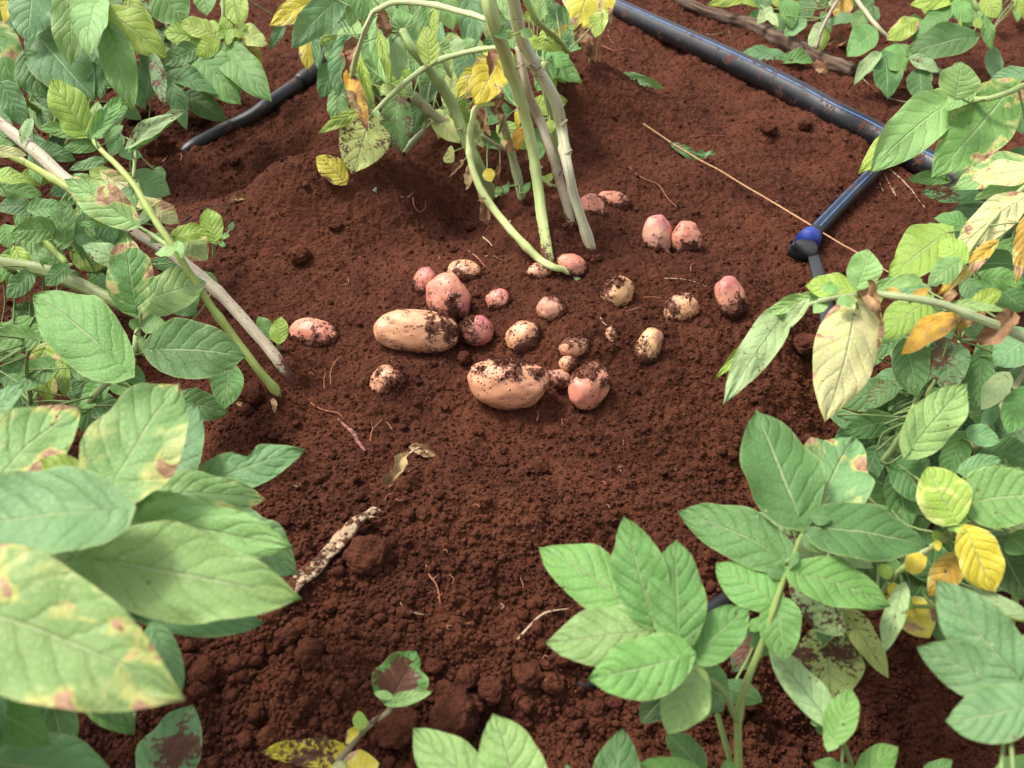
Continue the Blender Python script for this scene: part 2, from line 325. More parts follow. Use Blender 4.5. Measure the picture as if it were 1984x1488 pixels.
M = dict(soil=soil_mat(), clod=soil_mat('soil_clod', False), leaf=leaf_mat('leaf_green'), blotch=leaf_mat('leaf_blotched', .75), yell=leaf_mat('leaf_yellowing', .35),
         dirty=leaf_mat('leaf_dirty', 0, .75), caked=leaf_mat('leaf_caked', 0, 1.7), under=leaf_mat('leaf_underside', 0, .1, True, False, .6), dead=leaf_mat('leaf_withered', dead=True),
         stem=stem_mat('stem_green', (.30, .38, .11), .5, .05), pstem=stem_mat('stem_purplish', (.33, .21, .16), .75, .35), petiole=stem_mat('petiole', (.24, .30, .08), .3, 0),
         pipe=simple('pipe_plastic', (.007, .008, .011), (.013, .012, .014), .42, 30, .0006, .4, SOIL1, .58), blue=simple('blue_stripe', (.05, .15, .38), (.08, .20, .42), .5, 60, .0003, .4, SOIL1, .56),
         collar=simple('blue_plastic', (.010, .028, .22), (.016, .045, .27), .45, 40, .0004, .5, SOIL1, .67), tape=simple('drip_tape', (.005, .005, .007), (.010, .010, .012), .65, 30, .001, .5, SOIL1, .64),
         wood=simple('weathered_wood', (.045, .028, .02), (.17, .11, .075), .85, 30, .004, .2, SOIL2, .66, (14, .8, 1)), string=simple('string', (.55, .33, .17), (.40, .20, .10), .8, 300, .0006, .2),
         husk=simple('dry_stalk', (.60, .44, .29), (.34, .20, .11), .85, 60, .004, .15, SOIL1, .51, (10, 1.2, 1)), root=simple('root', (.36, .14, .08), (.24, .085, .05), .7, 200, .0004, .2),
         proot=simple('purple_root', (.30, .13, .10), (.17, .06, .055), .7, 90, .001, .3, SOIL1, .52), potato=potato_mat())

# ------------------------------------------------------------------ ground sheet
def axis(lo, hi, step, far):
    a = [lo]
    while a[-1] < hi: a.append(a[-1] + step(a[-1]))
    t = [a[-1] + (.03 * (1.35 ** k)) for k in range(1, 40) if .03 * 1.35 ** k < far]; b = [a[0] - (.03 * (1.35 ** k)) for k in range(1, 40) if .03 * 1.35 ** k < far]
    return np.array(b[::-1] + a + t)
gx = axis(-1.45, 1.45, lambda x: .0032 - .0013 * math.exp(-(x / .5) ** 2), 60); gy = axis(.20, 2.75, lambda y: .0011 + .0014 * y, 60)
XX, YY = np.meshgrid(gx, gy); ZZ = Hf(XX, YY); fade = np.clip(1 - (np.hypot(XX, YY - 1.4) - 3) / 6, 0, 1); ZZ = ZZ * fade
nx, ny = len(gx), len(gy); idx = np.arange(nx * ny).reshape(ny, nx)
FF = np.stack([idx[:-1, :-1], idx[:-1, 1:], idx[1:, 1:], idx[1:, :-1]], -1).reshape(-1, 4)
gme = fastmesh('ground', np.stack([XX, YY, ZZ], -1).reshape(-1, 3), FF)
tag(link('ground', gme, M['soil']), kind='structure')
import bisect
GXL, GYL = gx.tolist(), gy.tolist()
def surf(x, y):
    i = min(max(bisect.bisect_right(GXL, x) - 1, 0), nx - 2); j = min(max(bisect.bisect_right(GYL, y) - 1, 0), ny - 2)
    u = (x - GXL[i]) / (GXL[i + 1] - GXL[i]); v = (y - GYL[j]) / (GYL[j + 1] - GYL[j])
    return float((ZZ[j, i] * (1 - u) + ZZ[j, i + 1] * u) * (1 - v) + (ZZ[j + 1, i] * (1 - u) + ZZ[j + 1, i + 1] * u) * v)
def hz(p): return surf(p.x, p.y)
# loose crumbs: nobody could count them
ico = []; import bmesh
def icosphere(sub):
    b = bmesh.new(); bmesh.ops.create_icosphere(b, subdivisions=sub, radius=1); v = np.array([q.co[:] for q in b.verts]); f = np.array([[q.index for q in t.verts] for t in b.faces]); b.free(); return v, f
iv, if_ = icosphere(2); iv1, if1 = icosphere(1); NB = 0
rg = np.random.default_rng(5)
def crumbs(n, lo, hi, pw, iv, if_, sizefloor=0):
    px = rg.uniform(-60, 2040, n); py = rg.uniform(-20, 1540, n) ** 1.0
    vx = (px - 992) / FPX; vy = (744 - py) / FPX; dz = -math.sin(PITCH) + vy * math.cos(PITCH); dy = math.cos(PITCH) + vy * math.sin(PITCH); t = -CAM_H / dz
    x = vx * t; y = dy * t; r = rough(x, y); keep = rg.random(n) < .38 + .62 * r; x, y, r = x[keep], y[keep], r[keep]; n = len(x)
    s = lo + (hi - lo) * rg.random(n) ** pw * (.35 + .65 * r); z = Hf(x, y) + s * .35
    k = len(iv); nv = iv[None] * (1 + .38 * (rg.random((n, k, 1)) - .5)) * (s[:, None, None] * (1 + .5 * (rg.random((n, 1, 3)) - .4)))
    a = rg.random(n) * 6.28; ca, sa = np.cos(a)[:, None], np.sin(a)[:, None]
    nv = np.stack([nv[..., 0] * ca - nv[..., 1] * sa, nv[..., 0] * sa + nv[..., 1] * ca, nv[..., 2]], -1) + np.stack([x, y, z], -1)[:, None]
    return nv.reshape(-1, 3), (if_[None] + (np.arange(n) * k)[:, None, None]).reshape(-1, 3)
va, fa = crumbs(95000, .0008, .0032, 2.4, iv1, if1); vb, fb = crumbs(3600, .0028, .0072, 3.2, iv, if_)
tag(link('soil_crumbs', fastmesh('soil_crumbs', np.vstack([va, vb]), np.vstack([fa, fb + len(va)])), M['soil']), 'loose reddish brown soil crumbs strewn over the dug ground', 'soil', kind='stuff')
# ------------------------------------------------------------------ leaflets
PRO = [(0, .0), (.02, .30), (.06, .55), (.13, .79), (.24, .97), (.36, 1.02), (.48, 1.0), (.60, .91), (.72, .75), (.83, .53), (.91, .30), (.96, .12), (1, 0)]
def prof(t, e=0.0):
    t = t ** (1 + e)
    for (a, x), (b, y) in zip(PRO, PRO[1:]):
        if t <= b:
            u = (t - a) / (b - a); return x + (y - x) * u
    return 0
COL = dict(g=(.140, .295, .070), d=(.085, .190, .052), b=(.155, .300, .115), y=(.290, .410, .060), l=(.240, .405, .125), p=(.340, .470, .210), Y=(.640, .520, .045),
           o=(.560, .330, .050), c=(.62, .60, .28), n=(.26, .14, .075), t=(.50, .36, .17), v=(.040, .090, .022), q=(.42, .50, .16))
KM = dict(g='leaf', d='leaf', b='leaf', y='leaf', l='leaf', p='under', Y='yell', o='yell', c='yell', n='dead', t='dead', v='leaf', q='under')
def leaflet(parent, bx, by, tx, ty, w, h, k='g', m=None, bend=None, fold=None, curve=None, tilt=None, name='leaflet', e=0.0, res=None, a=.55, label=None, wav=.035, notch=None, base=None):
    """one leaf blade: base and tip seen at (bx,by) and (tx,ty), its base at height h, lying in a plane that leans between level and facing the viewer"""
    B = base if base is not None else P(bx, by, h); toc = (CAM - B).normalized()
    rv = Vector((rnd.uniform(-1, 1), rnd.uniform(-1, 1), rnd.uniform(-.3, 1))) * .28
    n = (Vector((0, 0, 1)) * a + toc * (1 - a * .8) + (rv if tilt is None else Vector(tilt))).normalized()
    if n.dot(toc) < .45: n = (n + toc * .5).normalized()
    def onplane(px, py):
        d = ray(px, py); return CAM + d * ((B - CAM).dot(n) / d.dot(n))
    q0 = onplane(bx, by); T = onplane(tx, ty); ax_ = T - q0; L = ax_.length
    ddx, ddy = tx - bx, ty - by; ll = math.hypot(ddx, ddy) or 1; mx, my = (bx + tx) / 2, (by + ty) / 2
    W = (onplane(mx - ddy / ll * w / 2, my + ddx / ll * w / 2) - onplane(mx + ddy / ll * w / 2, my - ddx / ll * w / 2)) * .5
    hw = W.length
    if bend is None: bend = rnd.uniform(.02, .12)
    if fold is None: fold = rnd.uniform(-.10, .30)
    if curve is None: curve = rnd.uniform(-.05, .05)
    nu, nv = res or ((12, 20) if ll > 60 else (8, 12))
    if notch is None and rnd.random() < .14: notch = (rnd.choice((-1, 1)), rnd.uniform(.3, .85), rnd.uniform(.12, .30))
    dead = k in 'nt'; ph = rnd.uniform(0, 6); ph2 = rnd.uniform(0, 6); sd_ = rnd.uniform(0, 90); vs = []; uv = []
    tw = rnd.uniform(-.22, .22); ea = rnd.uniform(-.1, .1); eb = rnd.uniform(-.1, .1); curl = rnd.uniform(.0, .16)
    if dead: curl = 1.2; fold = 1.4; bend *= 2
    for j in range(nv + 1):
        t = j / nv; tt = t
        for i in range(nu + 1):
            u = i / nu * 2 - 1; s = abs(u); wd = prof(tt, e + (ea if u < 0 else eb))
            if notch and notch[0] * u > 0: wd *= 1 - notch[2] * math.exp(-((t - notch[1]) / .10) ** 2)
            wd *= 1 + .03 * math.sin(t * 11 + ph + (2 if u > 0 else 0)) * s
            back = -.055 * s * s * math.exp(-t * 7) * 3.0
            lat = u * wd + curve * 4 * t * (1 - t) * 2
            z = bend * L * (4 * t * (1 - t)) * .6 - bend * L * t * t * .5 + fold * hw * (wd * s) ** 1.4 * .6
            z += wav * L * (s ** 2) * math.sin(t * 12 + ph + (1.7 if u > 0 else 0)) * wd + curl * hw * (s * wd) ** 4 * math.sin(t * 5 + ph2) * .6
            pz = (t - .30 * s ** 1.2) * 6.0 + (.35 if u > 0 else 0); z += .007 * L * abs(math.sin(math.pi * pz)) * s * (1 - s) if nu > 12 else 0
            p = B + ax_ * (t + back) + W * lat + n * (z + tw * lat * hw * t + L * .030 * mn.noise(Vector((u * 1.6, t * 3.2, sd_))) + L * .016 * s * mn.noise(Vector((u * 4, t * 7, sd_))))
            if dead: p += (mn.noise_vector(p * 55 + Vector((sd_, 0, 0))) * .15 + mn.noise_vector(p * 150 + Vector((0, sd_, 0))) * .07) * L
            vs.append(p - B); uv.append((i / nu, t))
    fs = [(j * (nu + 1) + i, j * (nu + 1) + i + 1, (j + 1) * (nu + 1) + i + 1, (j + 1) * (nu + 1) + i) for j in range(nv) for i in range(nu)]
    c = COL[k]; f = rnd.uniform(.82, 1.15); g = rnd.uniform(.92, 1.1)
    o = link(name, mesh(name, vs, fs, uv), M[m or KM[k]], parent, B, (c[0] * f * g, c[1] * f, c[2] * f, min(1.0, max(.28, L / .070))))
    if label: o['label'] = label
    o_len = L; return o

class Plant:
    def __init__(s, px, py, label, group=None, cat='plant', name='potato_plant'):
        s.root = G(px, py, -.01); s.e = empty(name, s.root, label, cat, group); s.pts = []; s.todo = []
    def stem(s, pts, r, col=(.30, .40, .13), mat='stem', name='stem', lobes=.15, hub=True, nodes=(.3, .62, .85), ground=False, **kw):
        """pts: (px, py, height); r in photo pixels"""
        W = [P(x, y, h) for x, y, h in pts]
        if ground:
            b = G(pts[-1][0], pts[-1][1], 0); W[-1] = b; W.append(b + (W[-1] - W[-2]).normalized() * .03 + Vector((0, 0, -.045)))
        rr = [lerpl(r, i / (len(W) - 1)) * mpp(W[i]) for i in range(len(W))]
        o = tube(name, W, rr, M[mat], s.e, lobes=lobes, jit=.12, col=col, nodes=nodes, wob=.0012, soiled=ground, **kw)
        s.pts += catmull(W, 24) if hub else []; return o
    def leaf(s, *a, attach=True, **kw):
        s.todo.append((a, kw, attach))
    def leaves(s, rows, **kw):
        for r in rows:
            if isinstance(r[-1], dict): s.leaf(*r[:-1], **{**kw, **r[-1]})
            else: s.leaf(*r, **kw)
    def fill(s, box, n, h0, h1, ks, size=(.035, .07), dark=1.0):
        """further leaves of the same plant under and behind the ones in front, or unseen ones added for shade"""
        x0, y0, x1, y1 = box
        for _ in range(n):
            x, y, h = rnd.uniform(x0, x1), rnd.uniform(y0, y1), rnd.uniform(h0, h1); m_ = mpp(P(x, y, h)); L = rnd.uniform(*size) / m_; a = rnd.uniform(0, 6.28) if rnd.random() < .45 else rnd.uniform(.2, 2.9)
            s.leaf(x, y, x + L * math.cos(a), y + L * math.sin(a), L * rnd.uniform(.5, .68), h, rnd.choice(ks))
    def done(s):
        for a, kw, att in s.todo:
            B = P(a[0], a[1], a[5]); B.z = max(B.z, hz(B) + .002) if att else B.z
            if att:
                best = min(s.pts, key=lambda q: (q - B).length) if s.pts else s.root
                dd = (best - B).length
                if dd > .26: best = B + (s.root - B) * .25 + Vector((0, .03, -min(.12, max(.01, B.z - s.root.z))))
                back = (B - P(a[2], a[3], a[5])).normalized() * min(.012, dd * .4); mid = B.lerp(best, .5) + back * .8 - Vector((0, 0, .004)); dirv = B - best
                st = tube('leaf_stalk', [best, mid, B], [.0014, .0012, .0010], M['petiole'], s.e, ns=6, n=6, col=(.26, .36, .12)) if dd > .004 else None
                par = st or s.e
            else: par = s.e
            leaflet(par, *a, **kw)
def plant(*a, **k): return Plant(*a, **k)

# ---- A: top-left plants
A = plant(60, 330, 'dense leafy potato plant with large broad green leaves filling the top left corner')
A.stem([(150, -60, .26), (140, 60, .17), (120, 190, .08), (95, 300, .0)], [4, 5], ground=True)
A.stem([(-20, -40, .26), (10, 80, .16), (40, 200, .08), (80, 300, .0)], [4, 5], ground=True)
A.stem([(260, -60, .24), (230, 60, .15), (190, 170, .07), (120, 300, .0)], [4, 5], ground=True)
A.stem([(35, 185, .12), (60, 205, .09), (85, 222, .06)], [5, 5], (.22, .34, .07))
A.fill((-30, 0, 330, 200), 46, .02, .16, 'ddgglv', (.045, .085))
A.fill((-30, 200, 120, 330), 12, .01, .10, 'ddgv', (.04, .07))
A.leaves([
    (50, 110, 92, 190, 70, .18, 'd'), (75, 70, 180, 192, 108, .20, 'd'), (180, 75, 193, 130, 48, .18, 'b'), (5, 165, 52, 245, 50, .16, 'd'), (-8, 200, 20, 262, 40, .12, 'd'),
    (185, 125, 196, 193, 40, .16, 'd'), (290, 105, 287, 196, 44, .17, 'd'), (228, 135, 232, 173, 30, .12, 'y'), (68, 165, 90, 190, 24, .12, 'd'),
    (300, 115, 318, 202, 30, .18, 'b', dict(m='dirty')), (215, 62, 258, 212, 66, .22, 'g'), (213, 28, 324, 109, 72, .24, 'y', dict(fold=-.2)), (190, 2, 168, 104, 70, .26, 'l', dict(fold=.35)),
    (133, -12, 137, 123, 76, .27, 'l'), (62, -18, 50, 80, 88, .27, 'b'), (-12, 55, 25, 189, 78, .22, 'g', dict(m='blotch')), (185, -8, 245, 26, 48, .26, 'p'), (250, 0, 302, 64, 32, .22, 'y'),
    (310, -18, 362, 44, 80, .23, 'g'), (110, -10, 90, 40, 50, .22, 'g'), (20, -10, -10, 50, 45, .2, 'Y'), (290, 40, 330, 90, 40, .16, 'd'), (350, 60, 300, 110, 30, .14, 'n')])
A.done()
A2 = plant(430, 180, 'yellowing potato plant beside the black hose with a rosette of small yellow green leaves')
A2.stem([(430, -30, .22), (432, 40, .17), (425, 95, .10), (400, 150, .0)], [3, 5], ground=True)
A2.stem([(425, 50, .16), (470, 72, .15), (495, 85, .13)], [2, 1.5])
A2.fill((330, 60, 450, 170), 16, .02, .08, 'ddg', (.03, .055))
A2.leaves([
    (330, 160, 361, 251, 36, .13, 'd'), (365, 185, 438, 233, 46, .09, 'd'), (345, 185, 395, 215, 30, .07, 'v'), (333, 150, 422, 181, 40, .13, 'd', dict(fold=.5)), (385, 108, 466, 199, 76, .15, 'g'), (432, 98, 524, 191, 66, .15, 'g'),
    (380, 95, 315, 124, 42, .16, 'd'), (378, 72, 315, 60, 42, .17, 'y'), (408, 62, 348, 42, 40, .18, 'y'), (402, 52, 427, 50, 24, .18, 'y'), (365, 65, 392, 80, 22, .17, 'y'), (420, 83, 378, 107, 38, .17, 'y'),
    (450, -12, 464, 52, 52, .19, 'y'), (395, -25, 400, 30, 46, .20, 'g'), (448, 66, 474, 108, 36, .16, 'Y'), (462, 62, 518, 85, 42, .16, 'q'), (478, 80, 508, 131, 30, .14, 'o', dict(m='blotch')),
    (445, 72, 430, 28, 26, .17, 'y'), (450, 60, 440, 88, 22, .18, 'y'), (455, 66, 482, 50, 24, .18, 'y'), (440, 60, 415, 75, 20, .18, 'y'), (458, 70, 436, 88, 20, .17, 'y'), (550, 42, 522, 98, 22, .12, 'd'), (460, 62, 470, 40, 18, .18, 'y')])
A2.done()

# ---- B: the lifted plant in the centre
B_ = plant(1075, 480, 'tall potato plant in the centre whose long bare stems rise from the dug hole')
G1 = (.50, .60, .22); G2 = (.60, .62, .38); PU = (.46, .40, .27)
B_.stem([(940, -40, .43), (957, 40, .385), (988, 130, .30), (1014, 210, .23), (1034, 300, .16), (1047, 390, .10), (1062, 500, .01)], [14, 13, 10, 11, 11.5], G1, ground=True)
B_.stem([(985, -50, .43), (1000, 27, .37), (1014, 85, .32), (1042, 135, .28), (1077, 198, .23), (1090, 255, .18), (1100, 320, .165), (1116, 390, .115), (1148, 490, .02)], [12, 12, 11, 10, 9], G2, 'pstem', ground=True)
B_.stem([(1005, 90, .30), (1020, 165, .25), (1042, 225, .19), (1067, 290, .16), (1085, 353, .115), (1106, 430, .02)], [7, 9, 8], PU, 'pstem', ground=True)
B_.stem([(957, 201, .22), (923, 208, .225), (915, 232, .21), (910, 270, .18), (914, 315, .15), (930, 363, .12), (963, 413, .09), (1003, 460, .07), (1042, 500, .05), (1070, 518, .045), (1095, 524, .035), (1114, 536, .025), (1134, 563, .01)], [4, 6, 7, 7, 6.5, 5], (.54, .62, .24))
B_.stem([(780, 60, .27), (800, 95, .25), (845, 151, .20), (880, 208, .15), (900, 262, .11), (925, 315, .07), (955, 380, .02)], [8, 11, 10], (.28, .38, .13), ground=True)
B_.stem([(800, 185, .16), (830, 215, .13), (870, 245, .10), (920, 290, .07)], [9, 8], (.34, .36, .18), 'pstem')
B_.stem([(950, 150, .24), (964, 205, .19), (990, 289, .10), (1013, 392, .01)], [7, 8, 8], (.34, .42, .18), 'pstem', ground=True)
B_.stem([(712, 232, .17), (762, 181, .21), (829, 128, .25), (896, 104, .27), (972, 92, .29)], [4, 5, 5], (.40, .48, .20))
B_.stem([(725, 22, .33), (775, 3, .35), (862, 15, .36), (948, 40, .38)], [5, 5.5], (.46, .52, .24))
B_.stem([(725, 22, .33), (706, 62, .30), (688, 118, .25), (681, 150, .22)], [5, 4], (.44, .46, .22))
B_.stem([(849, 97, .25), (862, 125, .23), (874, 150, .21)], [4.5, 4, 3], (.36, .44, .16))
B_.stem([(1055, 120, .22), (1060, 180, .17), (1071, 240, .11), (1080, 320, .03)], [7, 7], (.36, .44, .16))
B_.stem([(1060, 60, .25), (1090, 120, .16), (1112, 150, .12), (1143, 170, .085)], [5, 5, 4.5], (.36, .46, .15), hub=False)
B_.stem([(1010, -20, .38), (1040, 40, .33), (1075, 70, .28), (1100, 100, .24)], [6, 5], (.32, .44, .14))
B_.stem([(822, 252, .085), (790, 285, .06), (760, 325, .05), (725, 372, .045)], [5, 6, 6, 5], (.34, .42, .22), 'pstem', nodes=())
B_.stem([(932, 262, .14), (985, 290, .10), (1005, 250, .12), (1012, 215, .15)], [3, 3], (.40, .36, .17), 'pstem')
for a_, b_, r_ in [((1040, 330, .14), (1052, 322, .147), 4), ((1016, 215, .225), (1003, 208, .235), 4), ((992, 140, .29), (1006, 130, .30), 5), ((1054, 440, .06), (1062, 432, .066), 3), ((1096, 300, .175), (1108, 290, .185), 4),
                   ((1088, 245, .205), (1100, 232, .215), 4), ((1040, 132, .285), (1026, 124, .30), 5), ((1122, 412, .09), (1112, 402, .10), 3), ((940, 385, .11), (930, 380, .116), 2.5), ((985, 438, .08), (990, 426, .088), 2.5), ((897, 250, .12), (886, 252, .128), 4)]:
    B_.stem([a_, b_], [r_, r_ * .5], (.46, .42, .22), 'pstem', name='leaf_scar', hub=False, nodes=())
B_.fill((600, -60, 1100, -30), 12, .12, .34, 'gdl', (.06, .09))
B_.fill((600, -30, 760, 60), 12, .10, .2, 'dgblg', (.06, .09))
B_.fill((650, -20, 980, 190), 66, .05, .19, 'dglgbyyq', (.055, .09))
B_.fill((830, 130, 1040, 250), 20, .05, .13, 'dgylq', (.045, .075))
B_.fill((1020, 0, 1110, 130), 20, .10, .20, 'dgyyl', (.04, .07))
B_.leaves([
    (690, -12, 678, 52, 46, .26, 'g'), (640, -5, 590, 35, 50, .24, 'g'), (655, 0, 565, 92, 66, .27, 'b', dict(fold=.1)), (628, -8, 521, 47, 56, .25, 'Y'), (608, 50, 594, 134, 42, .20, 'Y'), (612, 70, 618, 137, 20, .21, 'b'),
    (670, 78, 655, 186, 52, .22, 'b'), (725, 35, 745, 100, 50, .22, 'd'), (722, 60, 700, 120, 40, .20, 'd'), (788, 84, 802, 135, 44, .20, 'd'), (760, 78, 772, 154, 50, .24, 'p'), (730, 38, 749, 163, 40, .27, 'l', dict(fold=.5)), (735, 70, 757, 160, 22, .28, 'y'),
    (832, 116, 826, 45, 42, .26, 'y'), (840, 20, 842, 72, 18, .28, 'y'), (905, -15, 916, 98, 54, .26, 'b'), (889, 100, 880, 72, 32, .27, 'p'), (905, 76, 912, 98, 22, .26, 'l'), (908, 100, 893, 158, 44, .18, 'd'),
    (972, 102, 920, 204, 74, .27, 'Y', dict(fold=.1)), (925, 135, 885, 190, 34, .17, 'Y'), (940, 150, 900, 190, 30, .17, 'o'), (768, 198, 776, 298, 64, .15, 'g', dict(m='dirty')), (716, 228, 682, 336, 98, .14, 'q', dict(m='dirty', fold=.1)), (700, 212, 616, 258, 26, .17, 'y'),
    (712, 292, 738, 332, 34, .06, 'q', dict(m='caked')), (700, 305, 690, 335, 30, .06, 'q', dict(m='caked')), (692, 108, 723, 213, 20, .22, 'y', dict(fold=1.0)), (940, 268, 985, 282, 36, .08, 'd'), (812, 195, 800, 262, 34, .12, 'd'), (750, 170, 736, 185, 16, .2, 'l'), (744, 165, 752, 186, 22, .205, 'q'),
    (785, 150, 790, 132, 18, .22, 'y'), (728, 225, 730, 212, 14, .18, 'l'), (1162, -50, 1116, 58, 104, .28, 'Y', dict(fold=-.1)), (1168, 25, 1152, 72, 34, .25, 'y', dict(m='blotch')),
    (1040, 82, 1092, 96, 26, .27, 'y'), (1058, 95, 1104, 126, 44, .22, 'g'), (1062, 118, 1128, 160, 36, .18, 'g', dict(fold=.6)), (1058, 110, 1090, 150, 44, .17, 'y'), (1075, 72, 1100, 46, 16, .25, 'o'), (1050, 30, 1040, -20, 24, .33, 'l'), (1085, 40, 1065, 0, 26, .28, 'd'),
    (1100, 20, 1060, 60, 40, .22, 'd'), (944, 330, 952, 352, 24, .10, 'Y'), (1058, 350, 1072, 335, 14, .09, 'y'), (1060, 352, 1048, 340, 10, .09, 'y'), (1015, 372, 1028, 352, 12, .07, 'g'), (975, 362, 985, 372, 26, .07, 'd', dict(wav=.2)), (968, 365, 960, 382, 14, .07, 'l', dict(wav=.2)),
    (862, 305, 880, 312, 32, .09, 'q', dict(fold=.8)), (1065, 235, 1068, 258, 20, .13, 'y'), (1040, 280, 1045, 310, 26, .09, 'g'), (1035, 255, 1060, 275, 30, .09, 'd'), (1012, 60, 1032, 72, 22, .36, 'l'), (960, 60, 985, 72, 26, .37, 'l', dict(fold=.6)), (985, 65, 990, 75, 18, .37, 'y')])
B_.leaves([
    (690, 88, 658, 158, 26, .25, 'n'), (678, 150, 712, 250, 32, .22, 'o', dict(m='dead')), (672, 185, 700, 225, 22, .225, 't'), (735, 28, 752, 74, 24, .31, 'n'), (1172, -5, 1186, 46, 26, .24, 't'), (970, 100, 948, 142, 22, .29, 'n'),
    (925, 212, 948, 264, 26, .20, 't'), (965, 180, 968, 250, 18, .20, 'n'), (935, 205, 905, 212, 16, .2, 'n'), (1010, 205, 1000, 245, 18, .18, 'Y'), (1005, 250, 1003, 292, 22, .14, 'o', dict(m='dead')), (932, 378, 946, 442, 20, .09, 'n'),
    (895, 315, 870, 345, 14, .10, 't'), (912, 325, 905, 368, 16, .08, 't'), (968, 325, 962, 360, 14, .09, 't'), (1028, 290, 1020, 312, 12, .12, 't'), (975, 275, 995, 300, 16, .12, 't'), (1120, 60, 1148, 118, 24, .2, 'n')])
B_.done()

# ---- C: top right
Cp = plant(1700, 0, 'potato plant trailing small green leaves over the soil beyond the wooden branch')
Cp.stem([(1640, -30, .13), (1690, 40, .11), (1730, 80, .08), (1770, 110, .06), (1830, 142, .05)], [4, 4], (.36, .38, .20), 'pstem')
Cp.stem([(1640, -25, .12), (1600, 40, .10), (1580, 95, .05)], [3, 3], (.36, .30, .22), 'pstem')
Cp.fill((1450, -30, 1700, 30), 26, .0, .10, 'ddgyp', (.035, .06))
Cp.leaves([
    (1450, -5, 1368, 10, 24, .07, 'y'), (1420, -20, 1470, 12, 34, .08, 'y'), (1475, -12, 1488, 24, 34, .10, 'd'), (1520, 0, 1537, 52, 38, .11, 'g'), (1492, 18, 1466, 46, 22, .08, 'p'), (1557, 42, 1518, 70, 28, .08, 'b'), (1590, 50, 1568, 94, 28, .08, 'p'), (1602, 58, 1590, 100, 18, .08, 'y'),
    (1652, 32, 1598, 46, 22, .10, 'b'), (1642, -4, 1620, 38, 40, .11, 'o', dict(m='blotch')), (1672, 28, 1656, 62, 34, .11, 'g'), (1690, 62, 1640, 108, 54, .10, 'g'), (1700, 110, 1654, 162, 26, .09, 'p', dict(fold=.6)), (1715, 108, 1720, 192, 58, .09, 'd'),
    (1782, 138, 1786, 198, 54, .07, 'd'), (1728, 113, 1756, 136, 40, .09, 'g'), (1768, 114, 1822, 138, 28, .09, 'p'), (1750, 105, 1710, 95, 26, .09, 'g'), (1500, 30, 1530, 75, 24, .07, 'd'), (1560, 0, 1570, 40, 30, .1, 'd'), (1745, 90, 1760, 120, 30, .09, 'g')])
Cp.done()
C2 = plant(1900, 60, 'leafy potato plant in the top right corner with drooping green leaves')
C2.stem([(1870, -40, .20), (1895, 20, .15), (1915, 70, .09), (1930, 130, .03)], [4, 4])
C2.stem([(1850, -20, .18), (1830, 30, .12), (1790, 70, .09)], [4, 3])
C2.fill((1760, -20, 1980, 40), 20, .02, .14, 'ddgy', (.04, .065))
C2.leaves([(1772, 42, 1718, 76, 40, .11, 'y', dict(m='blotch')), (1878, 72, 1752, 104, 62, .12, 'd'), (1842, 18, 1764, 76, 34, .14, 'g'), (1852, -6, 1762, 8, 34, .16, 'y'), (1912, -5, 1932, 33, 48, .17, 'y'), (1850, 8, 1882, 42, 38, .16, 'g'), (1895, 20, 1865, 55, 32, .15, 'g'),
           (1905, 35, 1922, 97, 28, .14, 'g'), (1925, 98, 1930, 158, 36, .07, 'b'), (1900, 40, 1885, 50, 20, .15, 'y'), (1880, -20, 1850, 20, 40, .17, 'g'), (1845, 50, 1865, 78, 26, .13, 'd')])
C2.done()

# ---- D: right, upper branch
D = plant(1960, 800, 'arching potato branch at the right edge with a large yellow hanging leaf')
D.stem([(2060, 700, .22), (1984, 655, .25), (1900, 618, .27), (1830, 590, .28), (1745, 575, .28), (1690, 570, .27), (1640, 575, .26), (1590, 583, .25), (1550, 598, .23)], [10, 8, 7, 5, 2.5], (.46, .52, .26))
D.stem([(1655, 573, .262), (1657, 595, .258), (1655, 614, .25)], [3, 3], (.42, .52, .22))
D.stem([(1528, 600, .225), (1505, 622, .21)], [2, 2], (.42, .52, .22))
D.leaves([
    (1590, 573, 1470, 612, 30, .235, 'l', dict(fold=.6)), (1655, 567, 1560, 552, 50, .25, 'y'), (1700, 575, 1620, 610, 45, .22, 'y'), (1600, 583, 1575, 606, 26, .25, 'l'), (1662, 552, 1682, 481, 66, .28, 'l', dict(a=.3)), (1700, 556, 1790, 540, 28, .26, 'l'), (1790, 560, 1700, 560, 30, .24, 'b'), (1780, 545, 1730, 545, 24, .275, 'l'),
    (1655, 582, 1620, 586, 26, .27, 'l', dict(m='yell')), (1660, 600, 1680, 620, 30, .25, 'y'), (1620, 565, 1590, 555, 24, .255, 'l'), (1560, 586, 1514, 642, 26, .24, 'p', dict(fold=.6)), (1512, 616, 1404, 778, 70, .215, 'p', dict(e=-.15, fold=.1)), (1505, 622, 1384, 734, 26, .205, 'y'),
    (1655, 608, 1600, 815, 130, .255, 'c', dict(m='blotch', fold=-.15, e=-.2, a=.2, curve=-.03)), (1795, 585, 1708, 655, 84, .20, 'y'), (1670, 556, 1712, 622, 42, .275, 't'), (1850, 612, 1744, 684, 46, .25, 'o', dict(m='dead')), (1958, 618, 1900, 668, 46, .27, 'n'), (1905, 600, 1850, 640, 26, .25, 'o', dict(m='dead')),
    (1888, 592, 1942, 563, 38, .27, 'y'), (1850, 590, 1950, 600, 20, .27, 'l'), (1770, 575, 1800, 560, 18, .275, 'o'), (1830, 582, 1855, 565, 20, .27, 't'), (1740, 572, 1715, 560, 18, .275, 'o')])
D.done()
D2 = plant(1960, 500, 'leafy potato plant at the right whose big pale leaves hang over the black pipe')
D2.stem([(2050, 120, .33), (1984, 165, .31), (1920, 190, .29), (1860, 195, .27), (1835, 205, .26)], [5, 5, 3], (.34, .44, .16))
